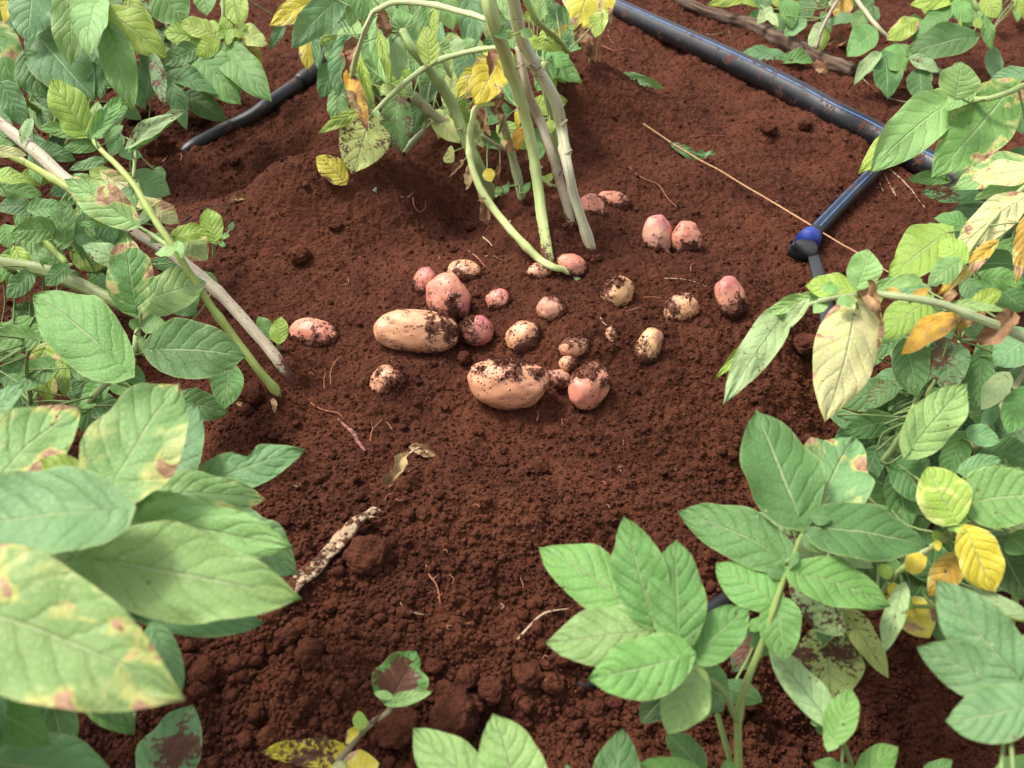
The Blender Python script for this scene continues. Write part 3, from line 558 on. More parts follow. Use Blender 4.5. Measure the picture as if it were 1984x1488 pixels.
D2.stem([(2060, 330, .28), (1984, 365, .27), (1920, 430, .25), (1870, 500, .24)], [6, 5, 3], (.38, .46, .18))
D2.stem([(1990, 380, .25), (1960, 480, .15), (1950, 600, .0)], [7, 8])
D2.fill((1880, 380, 2010, 560), 16, .05, .20, 'ddgv', (.04, .07))
D2.leaves([
    (1900, 375, 1785, 372, 40, .14, 'b', dict(m='dirty')), (1910, 402, 1838, 414, 34, .12, 'd'), (1890, 425, 1830, 420, 36, .13, 'd'), (1832, 350, 1757, 346, 26, .15, 'g'), (1900, 300, 1850, 345, 60, .16, 'b'), (1925, 310, 1885, 318, 22, .2, 'p'),
    (1820, 192, 1662, 336, 66, .245, 'y'), (1837, 200, 1687, 330, 92, .265, 'l'), (1952, 178, 1808, 342, 116, .285, 'g', dict(m='yell', fold=.05)), (1852, 184, 1862, 118, 80, .30, 'l', dict(a=.3)), (1884, 166, 1828, 214, 42, .29, 'l'), (1995, 140, 1914, 158, 30, .29, 'b'), (1960, 180, 1990, 260, 60, .23, 'd'),
    (1995, 300, 1955, 330, 60, .22, 'd'), (1995, 325, 1845, 362, 62, .25, 'l', dict(m='yell')), (1995, 330, 1880, 345, 52, .27, 'c'), (1990, 345, 1885, 385, 36, .25, 'l'), (1970, 392, 1848, 492, 68, .265, 'c', dict(e=-.1)), (1920, 478, 1815, 572, 34, .245, 'o', dict(m='blotch')), (1990, 430, 1972, 545, 44, .27, 'o', dict(m='blotch')),
    (1868, 502, 1818, 468, 54, .25, 'y'), (1855, 508, 1798, 552, 48, .25, 'l'), (1830, 452, 1720, 532, 92, .21, 'y'), (1825, 465, 1800, 430, 30, .2, 'g'), (1870, 440, 1810, 420, 34, .18, 'g'), (1895, 512, 1974, 512, 54, .20, 'd'), (1900, 540, 1990, 545, 44, .20, 'g'), (1830, 490, 1835, 540, 26, .24, 'o')])
D2.done()
D3 = plant(1800, 850, 'dark green potato foliage crowding the ground below the arching branch at the right')
D3.stem([(1790, 740, .10), (1762, 810, .12), (1735, 860, .13), (1708, 895, .13)], [5, 5], (.30, .42, .13))
D3.stem([(2000, 700, .18), (1960, 760, .16), (1915, 825, .13), (1890, 870, .10)], [5, 5], (.32, .34, .16), 'pstem')
D3.stem([(1860, 660, .12), (1800, 760, .06), (1780, 860, .0)], [4, 5])
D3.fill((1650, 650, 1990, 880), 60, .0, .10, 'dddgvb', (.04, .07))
D3.leaves([
    (1735, 745, 1675, 792, 42, .10, 'd', dict(m='dirty')), (1700, 760, 1690, 815, 30, .06, 'd'), (1745, 820, 1782, 868, 44, .11, 'd'), (1620, 804, 1706, 849, 38, .09, 'b', dict(m='dirty')), (1755, 668, 1776, 767, 76, .15, 'd'), (1832, 665, 1840, 760, 86, .16, 'b', dict(m='dirty')), (1900, 690, 1893, 792, 54, .15, 'd'),
    (1768, 868, 1875, 742, 92, .17, 'l', dict(a=.4)), (1995, 655, 1925, 706, 84, .20, 'b'), (1950, 732, 1900, 794, 46, .19, 'p'), (1880, 836, 1938, 857, 42, .17, 'b'), (1990, 760, 1955, 838, 66, .18, 'g'), (1845, 620, 1795, 650, 44, .17, 'd'), (1900, 650, 1860, 610, 44, .17, 'd'), (1800, 590, 1830, 640, 40, .17, 'd'),
    (1930, 790, 1900, 830, 30, .16, 'b'), (1750, 880, 1780, 905, 34, .12, 'd'), (1840, 650, 1810, 610, 30, .18, 'b'), (1940, 560, 1990, 600, 60, .18, 'd'), (1870, 545, 1900, 600, 44, .17, 'b'), (1700, 870, 1740, 900, 30, .08, 'v'), (1600, 790, 1625, 810, 20, .03, 'd'), (1640, 860, 1690, 865, 26, .05, 'b', dict(m='dirty'))])
D3.done()

# ---- E: right foreground plant with the star-shaped leaf and the tall compound leaf
E = plant(1440, 1560, 'upright potato plant in the right foreground with a long compound and a star shaped leaf')
E.stem([(1431, 1560, .04), (1431, 1488, .08), (1433, 1389, .12), (1450, 1310, .15), (1490, 1208, .175), (1524, 1104, .19), (1560, 1020, .20), (1604, 962, .20)], [9, 8, 7, 5, 4, 3], (.28, .38, .10))
E.stem([(1428, 1400, .115), (1400, 1340, .15), (1350, 1292, .18), (1300, 1232, .20), (1262, 1195, .205)], [6, 4, 3], (.28, .36, .12))
E.stem([(1418, 1488, .06), (1400, 1420, .08), (1390, 1380, .09)], [5, 4], (.30, .42, .12))
E.leaves([
    (1545, 994, 1466, 792, 146, .205, 'd', dict(fold=.08)),
    (1590, 985, 1658, 843, 150, .19, 'b', dict(m='yell', wav=.07, e=-.15)), (1590, 1022, 1806, 1052, 112, .20, 'd', dict(e=-.12)), (1514, 1080, 1310, 986, 98, .19, 'd'), (1498, 1165, 1386, 1088, 84, .18, 'g'), (1548, 1112, 1727, 1172, 92, .195, 'g', dict(m='leaf')),
    (1508, 1170, 1525, 1278, 84, .18, 'g'), (1560, 1022, 1518, 998, 40, .20, 'd'), (1575, 1000, 1613, 1006, 32, .205, 'd'), (1560, 1036, 1608, 1058, 46, .20, 'd'), (1522, 1112, 1482, 1100, 32, .19, 'd'), (1472, 1218, 1455, 1200, 32, .17, 'g'), (1535, 1095, 1545, 1068, 16, .2, 'd'), (1530, 1085, 1550, 1080, 14, .2, 'g'), (1590, 980, 1570, 960, 20, .2, 'g'),
    (1470, 1230, 1420, 1302, 60, .08, 'v', dict(m='caked')), (1405, 1330, 1478, 1358, 48, .09, 'd'), (1290, 1350, 1242, 1402, 56, .10, 'v'), (1350, 1290, 1412, 1336, 56, .15, 'g'), (1385, 1345, 1350, 1400, 36, .12, 'd'), (1370, 1330, 1400, 1380, 40, .11, 'b'), (1470, 1225, 1500, 1270, 50, .12, 'd'),
    (1225, 1177, 1042, 1054, 112, .20, 'g'), (1258, 1190, 1207, 1000, 106, .215, 'g'), (1315, 1233, 1311, 1042, 108, .22, 'g'), (1352, 1268, 1452, 1178, 94, .205, 'g'),
    (1350, 1306, 1294, 1423, 94, .20, 'l'), (1264, 1222, 1056, 1244, 116, .21, 'l'), (1320, 1273, 1139, 1314, 120, .225, 'g'), (1275, 1222, 1280, 1188, 32, .21, 'g'), (1316, 1236, 1354, 1250, 36, .205, 'g'), (1292, 1222, 1302, 1240, 18, .21, 'g'), (1322, 1262, 1345, 1275, 30, .2, 'l'), (1340, 1290, 1365, 1270, 28, .19, 'g')])
E.done()

# ---- G: behind and beside it, right edge
Gp = plant(1900, 1120, 'potato plant at the right edge with yellow and orange leaves among pale leaf undersides')
Gp.stem([(2040, 1205, .14), (1984, 1200, .13), (1880, 1180, .12), (1740, 1175, .11), (1660, 1178, .10), (1590, 1140, .09)], [6, 5, 4, 2], (.34, .44, .10))
Gp.stem([(1950, 990, .17), (1880, 1015, .165), (1800, 1062, .15), (1740, 1110, .13), (1700, 1160, .10)], [6, 6, 4], (.40, .46, .20))
Gp.stem([(1640, 1170, .10), (1620, 1210, .10), (1600, 1235, .09)], [3, 4], (.34, .42, .12))
Gp.stem([(1984, 1040, .12), (1960, 1200, .05), (1930, 1330, -.05)], [6, 7])
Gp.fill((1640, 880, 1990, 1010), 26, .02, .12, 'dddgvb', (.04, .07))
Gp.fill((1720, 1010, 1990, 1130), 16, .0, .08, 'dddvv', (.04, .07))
Gp.fill((1560, 960, 1700, 1160), 10, .0, .07, 'dpbv', (.035, .055))
Gp.leaves([
    (1545, 1062, 1453, 992, 50, .12, 'p', dict(m='dirty')), (1570, 1090, 1585, 1010, 60, .12, 'p'), (1620, 1215, 1528, 1128, 70, .12, 'p', dict(m='dirty')), (1612, 1058, 1694, 1100, 44, .13, 'p'), (1650, 930, 1720, 1000, 80, .12, 'd'), (1740, 900, 1790, 970, 70, .14, 'd'), (1720, 980, 1780, 960, 50, .11, 'v'),
    (1600, 1228, 1612, 1372, 132, .085, 'q', dict(m='dirty')), (1595, 1240, 1600, 1215, 30, .10, 'b'),
    (1640, 1188, 1722, 1312, 50, .11, 'q', dict(fold=.6)), (1760, 1168, 1802, 1235, 76, .10, 'Y', dict(m='blotch')), (1790, 1150, 1830, 1245, 60, .10, 'd'), (1748, 1146, 1712, 1266, 46, .17, 'p', dict(a=.2, fold=.1)), (1852, 1083, 1800, 1155, 64, .14, 'o', dict(m='blotch')), (1760, 1102, 1796, 1078, 42, .155, 'Y'),
    (1725, 1135, 1745, 1155, 24, .13, 'Y'), (1722, 1118, 1705, 1092, 26, .13, 'y'), (1740, 1110, 1722, 1080, 28, .13, 'g'), (1815, 1048, 1818, 1068, 16, .16, 'Y'), (1820, 1045, 1808, 1028, 20, .16, 'y'), (1720, 1150, 1700, 1180, 28, .11, 'o'), (1745, 1160, 1770, 1180, 24, .12, 'y'),
    (1848, 1000, 1796, 902, 104, .185, 'y', dict(m='yell', fold=.1)), (1876, 1033, 1930, 1148, 88, .18, 'Y', dict(m='yell')), (1886, 972, 2040, 958, 118, .18, 'g'), (1880, 925, 1990, 910, 36, .17, 'l'), (1865, 910, 1940, 890, 40, .16, 'b'), (1850, 1012, 1875, 1000, 22, .18, 'y'), (1852, 1020, 1870, 1032, 20, .18, 'y'), (1840, 1015, 1850, 1030, 18, .18, 'l'),
    (1930, 1045, 1995, 1165, 84, .13, 'v'), (1984, 1192, 1876, 1140, 30, .15, 'p'), (1960, 1040, 1990, 1070, 60, .16, 'g')])
Gp.done()
G2p = plant(1960, 1400, 'potato plant in the lower right corner with three broad smooth blue green leaves')
G2p.stem([(2040, 1330, .23), (1990, 1330, .24), (1965, 1320, .245)], [5, 4])
G2p.stem([(2030, 1380, .22), (2030, 1480, .10), (2020, 1560, .0)], [6, 7])
G2p.stem([(2330, 1050, .32), (2330, 1300, .15), (2330, 1550, .0)], [7, 8])  # unseen stem that carries the added shade leaves on the right
G2p.fill((2270, 1050, 2470, 1650), 44, .12, .34, 'bdg', (.07, .10))  # unseen leaves beyond the right edge, added to shade the lower right soil
G2p.fill((1900, 1720, 2150, 1900), 20, .08, .24, 'bdg', (.07, .10))  # more unseen leaves, added below the view to deepen that shade
G2p.leaves([(1972, 1312, 1812, 1122, 122, .25, 'b', dict(fold=.1)), (1968, 1338, 1776, 1253, 98, .245, 'b', dict(fold=.1)), (1995, 1368, 1832, 1396, 116, .25, 'b'), (1975, 1325, 1960, 1345, 40, .235, 'b'), (2000, 1488, 1925, 1490, 60, .15, 'g'), (1790, 1510, 1846, 1472, 40, .06, 'd'), (1990, 1280, 2030, 1220, 70, .22, 'b')])
G2p.done()
G3 = plant(1650, 1530, 'potato shoot with an upright bright green leaf above dark soil at the lower right')
G3.stem([(1665, 1530, .04), (1650, 1480, .07), (1628, 1435, .10), (1600, 1400, .115)], [5, 4, 3], (.34, .46, .14))
G3.leaves([(1598, 1388, 1488, 1250, 62, .125, 'p', dict(fold=.55, e=-.1)), (1600, 1395, 1570, 1400, 26, .12, 'l'), (1600, 1395, 1610, 1430, 44, .07, 'd'), (1614, 1430, 1652, 1333, 66, .13, 'g'), (1614, 1430, 1604, 1456, 30, .13, 'l'),
           (1668, 1505, 1742, 1445, 64, .10, 'g'), (1642, 1500, 1575, 1478, 44, .09, 'g')])
G3.done()

# ---- H: bottom centre, J: seedling
H = plant(1060, 1620, 'potato plant reaching in from the bottom edge with a fan of green leaf tips')
H.stem([(1075, 1640, .06), (1060, 1580, .12), (1040, 1545, .145)], [5, 4])
H.stem([(1200, 1640, .06), (1230, 1570, .10), (1290, 1540, .12)], [5, 4])
H.leaves([(945, 1545, 798, 1408, 104, .16, 'l'), (1005, 1560, 956, 1381, 124, .165, 'l'), (1195, 1580, 1206, 1410, 92, .14, 'd'), (1370, 1520, 1236, 1478, 60, .12, 'g'), (1355, 1490, 1290, 1422, 60, .10, 'd'), (1110, 1540, 1097, 1478, 22, .12, 'd'), (1420, 1530, 1405, 1470, 40, .08, 'g')])
H.done()
J = plant(660, 1500, 'small yellowing potato seedling with a soil caked leaf at the bottom of the photo')
J.stem([(640, 1530, .03), (650, 1485, .04), (677, 1447, .05), (708, 1408, .055), (752, 1378, .06), (757, 1352, .065)], [8, 6, 6, 5, 4], (.32, .28, .15), 'pstem')
J.leaves([(757, 1352, 806, 1260, 104, .06, 'g', dict(m='caked', e=-.2, fold=.35, wav=.13, notch=(1, .75, .4))), (758, 1362, 838, 1340, 28, .068, 'l', dict(fold=.4)), (758, 1350, 724, 1342, 18, .07, 'l'), (700, 1410, 694, 1376, 28, .065, 'y'), (692, 1412, 670, 1442, 20, .06, 'Y', dict(fold=.7)),
          (660, 1462, 500, 1456, 56, .045, 'Y', dict(m='dirty', fold=.5, e=-.2)), (672, 1495, 735, 1478, 66, .05, 'Y', dict(m='blotch')), (665, 1480, 645, 1500, 26, .055, 'c')])
J.done()

# ---- K: bottom-left foreground, close to the camera
K = plant(-120, 1500, 'large pale green potato leaves with brown blight spots close up in the lower left foreground')
K.stem([(-160, 1330, .22), (-40, 1250, .27), (60, 1150, .30), (130, 1060, .31), (205, 985, .31), (212, 950, .31)], [12, 9, 7, 5], (.36, .48, .20))
K.stem([(-170, 1450, .22), (-100, 1300, .30), (-50, 1190, .34)], [10, 8])
K.stem([(60, 1150, .30), (130, 1120, .29), (190, 1085, .285), (270, 1175, .22)], [5, 4, 3])
K.stem([(205, 1000, .30), (290, 965, .26), (400, 930, .20)], [4, 3, 3])
K.fill((0, 1000, 200, 1420), 12, .10, .2, 'gdd', (.05, .08))
K.stem([(-230, 850, .33), (-230, 1100, .2), (-230, 1400, .0)], [8, 9])  # unseen stem for the added shade leaves on the lower left
K.fill((-360, 800, -130, 1500), 40, .12, .34, 'gdb', (.07, .10))  # leaves out of view to the left, added to cast shade inward
hi = dict(res=(18, 32))
K.leaves([
    (300, 947, 380, 778, 128, .22, 'b', dict(tilt=(-.1, .1, .3), **hi)), (398, 932, 589, 868, 84, .20, 'b', dict(notch=(-1, .47, .55), **hi)), (285, 975, 245, 943, 48, .27, 'g'), (440, 1000, 577, 1112, 96, .19, 'b', hi), (262, 1172, 514, 1206, 84, .21, 'b', hi), (298, 1225, 352, 1342, 60, .22, 'b', dict(attach=False)),
    (290, 962, 518, 964, 84, .24, 'l', dict(m='blotch', **hi)), (192, 998, 569, 1057, 116, .27, 'l', dict(m='leaf', tilt=(-.1, .1, .3), **hi)), (188, 1083, 582, 1152, 180, .30, 'l', dict(m='leaf', tilt=(-.15, .05, .3), **hi)), (205, 966, 76, 886, 80, .29, 'y'), (212, 950, 346, 737, 166, .30, 'l', dict(m='blotch', tilt=(-.15, .1, .3), e=-.05, **hi)),
    (-25, 955, 152, 782, 136, .30, 'l', dict(m='blotch', tilt=(-.15, .1, .3), **hi)), (-40, 812, 46, 744, 46, .28, 'b'), (212, 987, -110, 1030, 172, .34, 'b', hi), (188, 1152, 54, 1074, 88, .29, 'l', dict(fold=.4)), (-30, 1140, 62, 1078, 66, .24, 'y'),
    (-30, 1370, 98, 1442, 100, .25, 'g', hi), (-60, 1470, 236, 1505, 150, .22, 'b', hi), (-60, 1180, 357, 1352, 285, .355, 'l', dict(m='blotch', e=-.26, tilt=(-.15, .05, .3), **hi)), (300, 1520, 372, 1364, 116, .08, 'b', dict(m='caked', wav=.06, attach=False)), (60, 1080, 160, 1080, 60, .27, 'g'), (150, 1180, 260, 1160, 60, .2, 'd')])
K.done()

# ---- M: left middle, fallen stems
Mp = plant(560, 760, 'potato plant pulled over to the left with thick pale stems lying across leaves')
Mp.stem([(-30, 215, .20), (60, 285, .19), (130, 350, .175), (220, 420, .155), (330, 490, .12), (420, 565, .085), (490, 640, .05), (548, 712, .01)], [11, 13, 12, 11, 10], (.44, .39, .27), 'pstem', ground=True)
Mp.stem([(160, 250, .26), (208, 302, .25), (255, 353, .235), (300, 425, .21), (343, 490, .18), (386, 558, .14), (454, 655, .08), (504, 719, .04), (541, 770, .01)], [5, 6, 7, 8, 9], (.40, .50, .12), lobes=.05, ground=True)
Mp.stem([(185, 382, .20), (249, 427, .195), (302, 460, .19), (340, 486, .18)], [3, 4, 5], (.40, .52, .18))
Mp.stem([(-20, 285, .20), (40, 310, .19), (114, 353, .18), (170, 388, .165)], [6, 7, 7], (.36, .44, .08))
Mp.stem([(255, 275, .24), (262, 300, .24), (258, 345, .235)], [3, 3])
Mp.leaves([
    (160, 252, 98, 150, 74, .27, 'y', dict(a=.3)), (180, 262, 190, 192, 30, .26, 'l'), (183, 258, 238, 182, 34, .27, 'g', dict(fold=.5)), (192, 258, 247, 198, 40, .265, 'g', dict(fold=.4)), (172, 264, 68, 245, 30, .26, 'g'), (210, 275, 238, 240, 30, .25, 'g'), (258, 278, 359, 210, 34, .26, 'p', dict(fold=.5)), (258, 285, 350, 218, 22, .255, 'g'),
    (230, 262, 214, 302, 34, .24, 'b'), (186, 283, 122, 285, 26, .25, 'g'), (200, 310, 132, 330, 22, .24, 'b'), (235, 295, 276, 302, 26, .24, 'b'), (258, 345, 330, 376, 52, .20, 'b'), (262, 355, 250, 422, 26, .22, 'l'), (215, 345, 348, 432, 44, .16, 'c'), (300, 400, 345, 432, 40, .14, 'c'), (60, 235, 40, 280, 24, .22, 'p'),
    (252, 427, 124, 346, 72, .215, 'l', dict(m='yell', a=.4)), (242, 428, 148, 434, 22, .20, 'g'), (300, 330, 320, 350, 26, .2, 'b'), (-10, 292, 52, 300, 24, .21, 'c'), (-10, 268, 46, 276, 26, .19, 'g'), (250, 365, 230, 400, 20, .22, 'b'), (335, 485, 300, 492, 22, .19, 'l'), (345, 470, 352, 500, 20, .19, 'l'),
    (352, 448, 402, 502, 60, .07, 'q', dict(m='yell')), (338, 458, 408, 448, 32, .08, 'y'), (290, 410, 270, 435, 20, .2, 'b'), (315, 455, 290, 470, 18, .19, 'l')])
Mp.done()
M2 = plant(200, 640, 'low potato plant under the fallen stems with broad rounded dark green leaves')
M2.stem([(-20, 505, .06), (100, 528, .06), (170, 560, .05), (262, 605, .03), (330, 650, .0)], [13, 14, 12, 9], (.17, .21, .07))
M2.stem([(270, 585, .14), (266, 640, .13), (250, 700, .12), (205, 745, .09), (160, 790, .05)], [5, 6, 6, 5], (.34, .44, .18))
M2.stem([(60, 425, .13), (90, 468, .11), (132, 512, .09)], [4, 5, 6], (.30, .42, .07))
M2.stem([(70, 660, .12), (50, 700, .08), (60, 780, .0)], [3, 4])
M2.stem([(80, 450, .08), (170, 475, .08), (260, 510, .06)], [4, 5], (.34, .42, .14))
M2.stem([(-250, 400, .25), (-260, 600, .12), (-250, 760, -.05)], [6, 8])  # unseen stem holding the shade leaves added at the left
M2.fill((-360, 380, -190, 900), 34, .05, .26, 'gdd', (.06, .09))  # leaves added past the left edge to darken the soil with their shade
M2.fill((-20, 330, 260, 540), 40, -.02, .10, 'ddggyv', (.04, .07))
M2.fill((-20, 600, 260, 800), 26, -.06, .02, 'ddgv', (.04, .065))
M2.fill((240, 480, 420, 600), 9, .0, .05, 'ddgv', (.03, .05))
M2.leaves([
    (230, 705, 60, 566, 132, .155, 'g', dict(res=(16, 26))), (302, 676, 475, 688, 116, .145, 'd', dict(res=(16, 26))), (262, 592, 242, 453, 92, .165, 'g', dict(m='yell')), (281, 582, 400, 545, 82, .15, 'l', dict(fold=.1)), (236, 508, 158, 474, 44, .14, 'p'), (442, 712, 433, 792, 66, .06, 'g'), (242, 718, 283, 738, 38, .14, 'g'), (278, 632, 322, 628, 38, .145, 'g'),
    (262, 620, 258, 640, 20, .15, 'g'), (272, 655, 278, 690, 22, .13, 'l'), (282, 660, 290, 690, 18, .13, 'g'), (255, 695, 262, 705, 14, .14, 'g'), (128, 518, 86, 552, 36, .12, 'd'), (68, 658, -15, 664, 54, .13, 'g'), (30, 640, -5, 628, 20, .12, 'l'), (98, 705, 26, 758, 54, .05, 'g'),
    (88, 678, 96, 782, 66, .02, 'y', dict(m='blotch')), (120, 700, 125, 770, 30, .03, 'y'), (140, 712, 197, 732, 36, .05, 'g'), (205, 742, 155, 792, 42, .07, 'g'), (190, 760, 150, 800, 36, .05, 'g'), (165, 790, 138, 812, 28, .04, 'g'), (215, 745, 260, 760, 30, .05, 'g'), (352, 772, 443, 800, 60, .03, 'd'),
    (62, 405, 127, 400, 38, .14, 'g'), (95, 445, 20, 452, 52, .13, 'g'), (10, 440, 18, 480, 44, .14, 'g'), (57, 402, -10, 402, 36, .13, 'd'), (-10, 362, 84, 378, 40, .13, 'g'), (-10, 340, 57, 348, 30, .15, 'y'), (150, 460, 190, 480, 24, .1, 'b'), (335, 560, 305, 590, 26, .1, 'g'), (300, 590, 320, 610, 22, .1, 'l'), (60, 420, 100, 440, 34, .12, 'd')])
M2.done()

# ---- sprouts and loose leaves
S1 = plant(412, 478, 'tiny potato sprout with one upright bright green leaf left of the dug soil')
S1.stem([(412, 500, .0), (414, 480, .02), (415, 462, .04)], [2, 2]); S1.leaves([(415, 463, 400, 402, 46, .05, 'y', dict(a=.1)), (445, 445, 452, 430, 12, .03, 'b'), (430, 460, 445, 455, 10, .03, 'g'), (425, 470, 438, 478, 10, .02, 'g')]); S1.done()
S2 = plant(530, 672, 'small light green potato sprout next to the half buried potato at the left')
S2.stem([(540, 680, .0), (540, 665, .015), (537, 650, .03)], [2.5, 2]); S2.leaves([(540, 660, 545, 612, 36, .045, 'y', dict(a=.1)), (522, 652, 500, 612, 30, .035, 'g', dict(a=.2)), (520, 655, 512, 628, 24, .03, 'g'), (543, 662, 550, 655, 8, .03, 'y')]); S2.done()
def loose(label, pts, group=None, cat='leaf', name='fallen_leaf'):
    """a single leaf lying on the soil: a top-level mesh"""
    bx, by = pts[0], pts[1]; b = G(bx, by, .006); a = list(pts[:5]) + [b.z] + list(pts[5:6]); kw = pts[6] if len(pts) > 6 else {}
    o = leaflet(None, *a, base=b, name=name, **kw); return tag(o, label, cat, group)
loose('yellow leaf half buried at the crest of the soil left of the central stems', (664, 350, 612, 302, 46, 'Y', dict(m='dirty', a=.3)))
loose('long grey green leaf drooping over the soil crest right of the central plant', (1222, 156, 1322, 246, 34, 'b', dict(curve=-.45, bend=.10, e=-.3, fold=.5, a=.15)))
loose('small bright green leaf scrap poking from the soil right of the central plant', (1188, 152, 1170, 168, 18, 'g'))
loose('round green leaf on the soil crest beside the drooping grey green leaf', (1225, 150, 1195, 175, 26, 'd'))
loose('pale crumpled leaf scrap tucked under the drooping grey green leaf', (1236, 175, 1268, 215, 14, 'p', dict(m='dirty')))
loose('narrow dark green leaf lying along the string', (1308, 282, 1374, 322, 20, 'd', dict(m='dirty')))
loose('frayed pale leaf tip beside the narrow leaf on the string', (1352, 300, 1388, 298, 12, 'b', dict(wav=.2)))
loose('pale green leaf lying between the black pipe and the wooden branch', (1515, 112, 1437, 98, 30, 'b'))
loose('folded bright green leaf leaning against the wooden branch', (1520, 118, 1577, 120, 30, 'g', dict(fold=.8)))
loose('curled tan dry leaf under the end of the wooden branch', (1580, 128, 1608, 152, 24, 't'))
loose('withered brown leaf scrap next to the end of the wooden branch', (1638, 82, 1598, 98, 24, 'n'))
loose('cream dry leaf curl at the foot of the green cut stem on the left', (462, 782, 505, 790, 12, 't'))
loose('small crumpled brown leaf at the very foot of the green cut stem', (528, 775, 536, 800, 12, 't'))
loose('crumpled tan leaf fragment on the upper left soil slope', (452, 385, 492, 388, 14, 't'))
loose('brown leaf fragment below the tan one on the upper left soil slope', (430, 405, 466, 408, 10, 'n'))
# ------------------------------------------------------------------ irrigation pipes
def along(pts, lift, f=None): return [G(x, y, lift, f) for x, y in pts]
def pipe(name, label, cat, pts, r, lift, mat='pipe', stripes=(), group=None, ns=20, ends=()):
    W = [G(x, y, lerpl(lift, i / (len(pts) - 1))) for i, (x, y) in enumerate(pts)]; e = empty(name, W[0], label, cat, group)
    tube('pipe_body', W, r, M[mat], e, ns=ns, n=10 * (len(W) - 1), jit=.015)
    for a, wd in stripes: tube('stripe', W, r + .0004 if not isinstance(r, list) else [q + .0004 for q in r], M['blue'], e, ns=3, n=10 * (len(W) - 1), ang=(a - wd, a + wd))
    return e, W
mainp = [(1100, -30), (1185, 12), (1285, 58), (1409, 114), (1534, 176), (1617, 222), (1692, 260), (1783, 310), (1860, 350), (1990, 430)]
mp_, MW = pipe('irrigation_pipe', 'thick black water pipe with a thin blue stripe running diagonally across the upper right', 'pipe', mainp, .0265, .014, stripes=[(.42, .045)])
br = [(1745, 268), (1700, 325), (1654, 372), (1600, 428), (1572, 458)]
bp, BW = pipe('branch_pipe', 'short black side pipe with twin blue stripes ending in a blue collar', 'pipe', br, .0128, .014, stripes=[(.50, .07), (-.30, .07)])
d = (BW[-1] - BW[-2]).normalized(); q = BW[-1]
tube('end_ring', [q - d * .018, q - d * .010, q - d * .002], [.0142, .0144, .0140], M['pipe'], bp, ns=24, n=6)
cl = tube('collar', [q, q + d * .002, q + d * .009, q + d * .016, q + d * .018], [.0160, .0182, .0182, .0182, .0165], M['collar'], bp, ns=28, n=16)
tube('collar_rim', [q + d * .0175, q + d * .0215], [.0192, .0190], M['collar'], bp, ns=28, n=3)
# flat drip tape leaves the collar, flares, folds and runs down the furrow
def ribbon(name, pts, widths, side, thick, mat, parent):
    c = catmull(pts, 30); vs = []; fs = []; sd = Vector(side).normalized()
    for i, p in enumerate(c):
        t = i / 30; w_ = lerpl(widths, t); dd = (c[min(i + 1, 30)] - c[max(i - 1, 0)]).normalized(); s_ = (sd - dd * sd.dot(dd)).normalized(); up = s_.cross(dd)
        for k in range(12):
            a = 2 * math.pi * k / 12; th = thick * (1 - .7 * math.exp(-((t - .18) / .06) ** 2)); vs.append(p + s_ * math.cos(a) * w_ + up * math.sin(a) * th * (1 + .5 * mn.noise(Vector((t * 9, k, 3)))) - c[0])
    for i in range(30):
        for k in range(12): a = i * 12 + k; b = i * 12 + (k + 1) % 12; fs.append((a, b, b + 12, a + 12))
    fs.append(tuple(range(12))[::-1]); fs.append(tuple(range(360, 372)))
    return link(name, mesh(name, vs, fs), mat, parent, c[0])
q2 = q + d * .024
ribbon('tape_sleeve', [q2, G(1556, 482, .014), G(1545, 492, .006), G(1538, 500, -.002)], [.0165, .023, .024, .012], (1, .2, 0), .005, M['tape'], bp)
ribbon('drip_tape', [G(1570, 478, .012), G(1577, 500, .008), G(1588, 540, .006), G(1600, 590, .004), G(1604, 640, .004), G(1600, 690, .002), G(1590, 760, -.004)], [.006, .009, .011, .011, .011, .010], (1, .1, .35), .0022, M['tape'], bp)
hp, HW = pipe('water_hose', 'black hose half sunk in the soil at the upper left', 'hose', [(345, 312), (372, 288), (425, 258), (487, 228), (521, 203), (571, 168), (605, 142), (640, 98), (668, 40), (690, -30)], [.016, .0175, .0175, .0175, .0175, .018, .019, .018, .018], [-.035, -.004, .004, .008, .008, .008, .008, .008])
tube('hose_joint', [HW[5].lerp(HW[6], .2), HW[6], HW[6].lerp(HW[7], .4)], [.0195, .0215, .0195], M['pipe'], hp, ns=16, n=8, jit=.12)
pp = [G(1100, 1345, .004), G(1060, 1362, -.004), G(1130, 1325, .006), G(1400, 1180, .0)]
lo = tube('drip_line', [G(1030, 1372, -.012), G(1070, 1355, -.008), G(1150, 1315, -.006), G(1290, 1240, -.003), G(1400, 1165, .003), G(1440, 1140, -.004)], .0085, M['tape'], ns=12, jit=.1)
tag(lo, 'dark thin drip line half buried under the star shaped leaf', 'hose')

# wooden branch, string, dry stalk
wb = [(1290, -18), (1339, 10), (1393, 31), (1451, 48), (1490, 66), (1513, 79), (1559, 100), (1608, 122), (1658, 142)]
wo_ = tube('wooden_branch', along(wb, .010), [.011, .014, .017, .018, .020, .021, .020, .018, .019], M['wood'], ns=22, n=70, jit=.22, wob=.003); tag(wo_, 'weathered grey brown wooden branch lying beyond the black pipe', 'branch')
k_ = tube('broken_stub', along([(1610, 118), (1645, 128), (1668, 140)], .018), [.009, .010, .011], M['wood'], wo_, ns=12, jit=.3)
stx = [(1246, 240, .004), (1285, 266, .006), (1310, 283, .006), (1360, 312, .006), (1395, 331, .007), (1470, 376, .010), (1560, 430, .022), (1610, 461, .020), (1660, 490, .014), (1722, 528, .006), (1800, 570, .0)]
tag(tube('string', [G(x, y, l) for x, y, l in stx], .0013, M['string'], ns=8, n=120, lobes=.25, wob=.0008), 'thin tan string stretched diagonally over the soil and the blue collar', 'string')
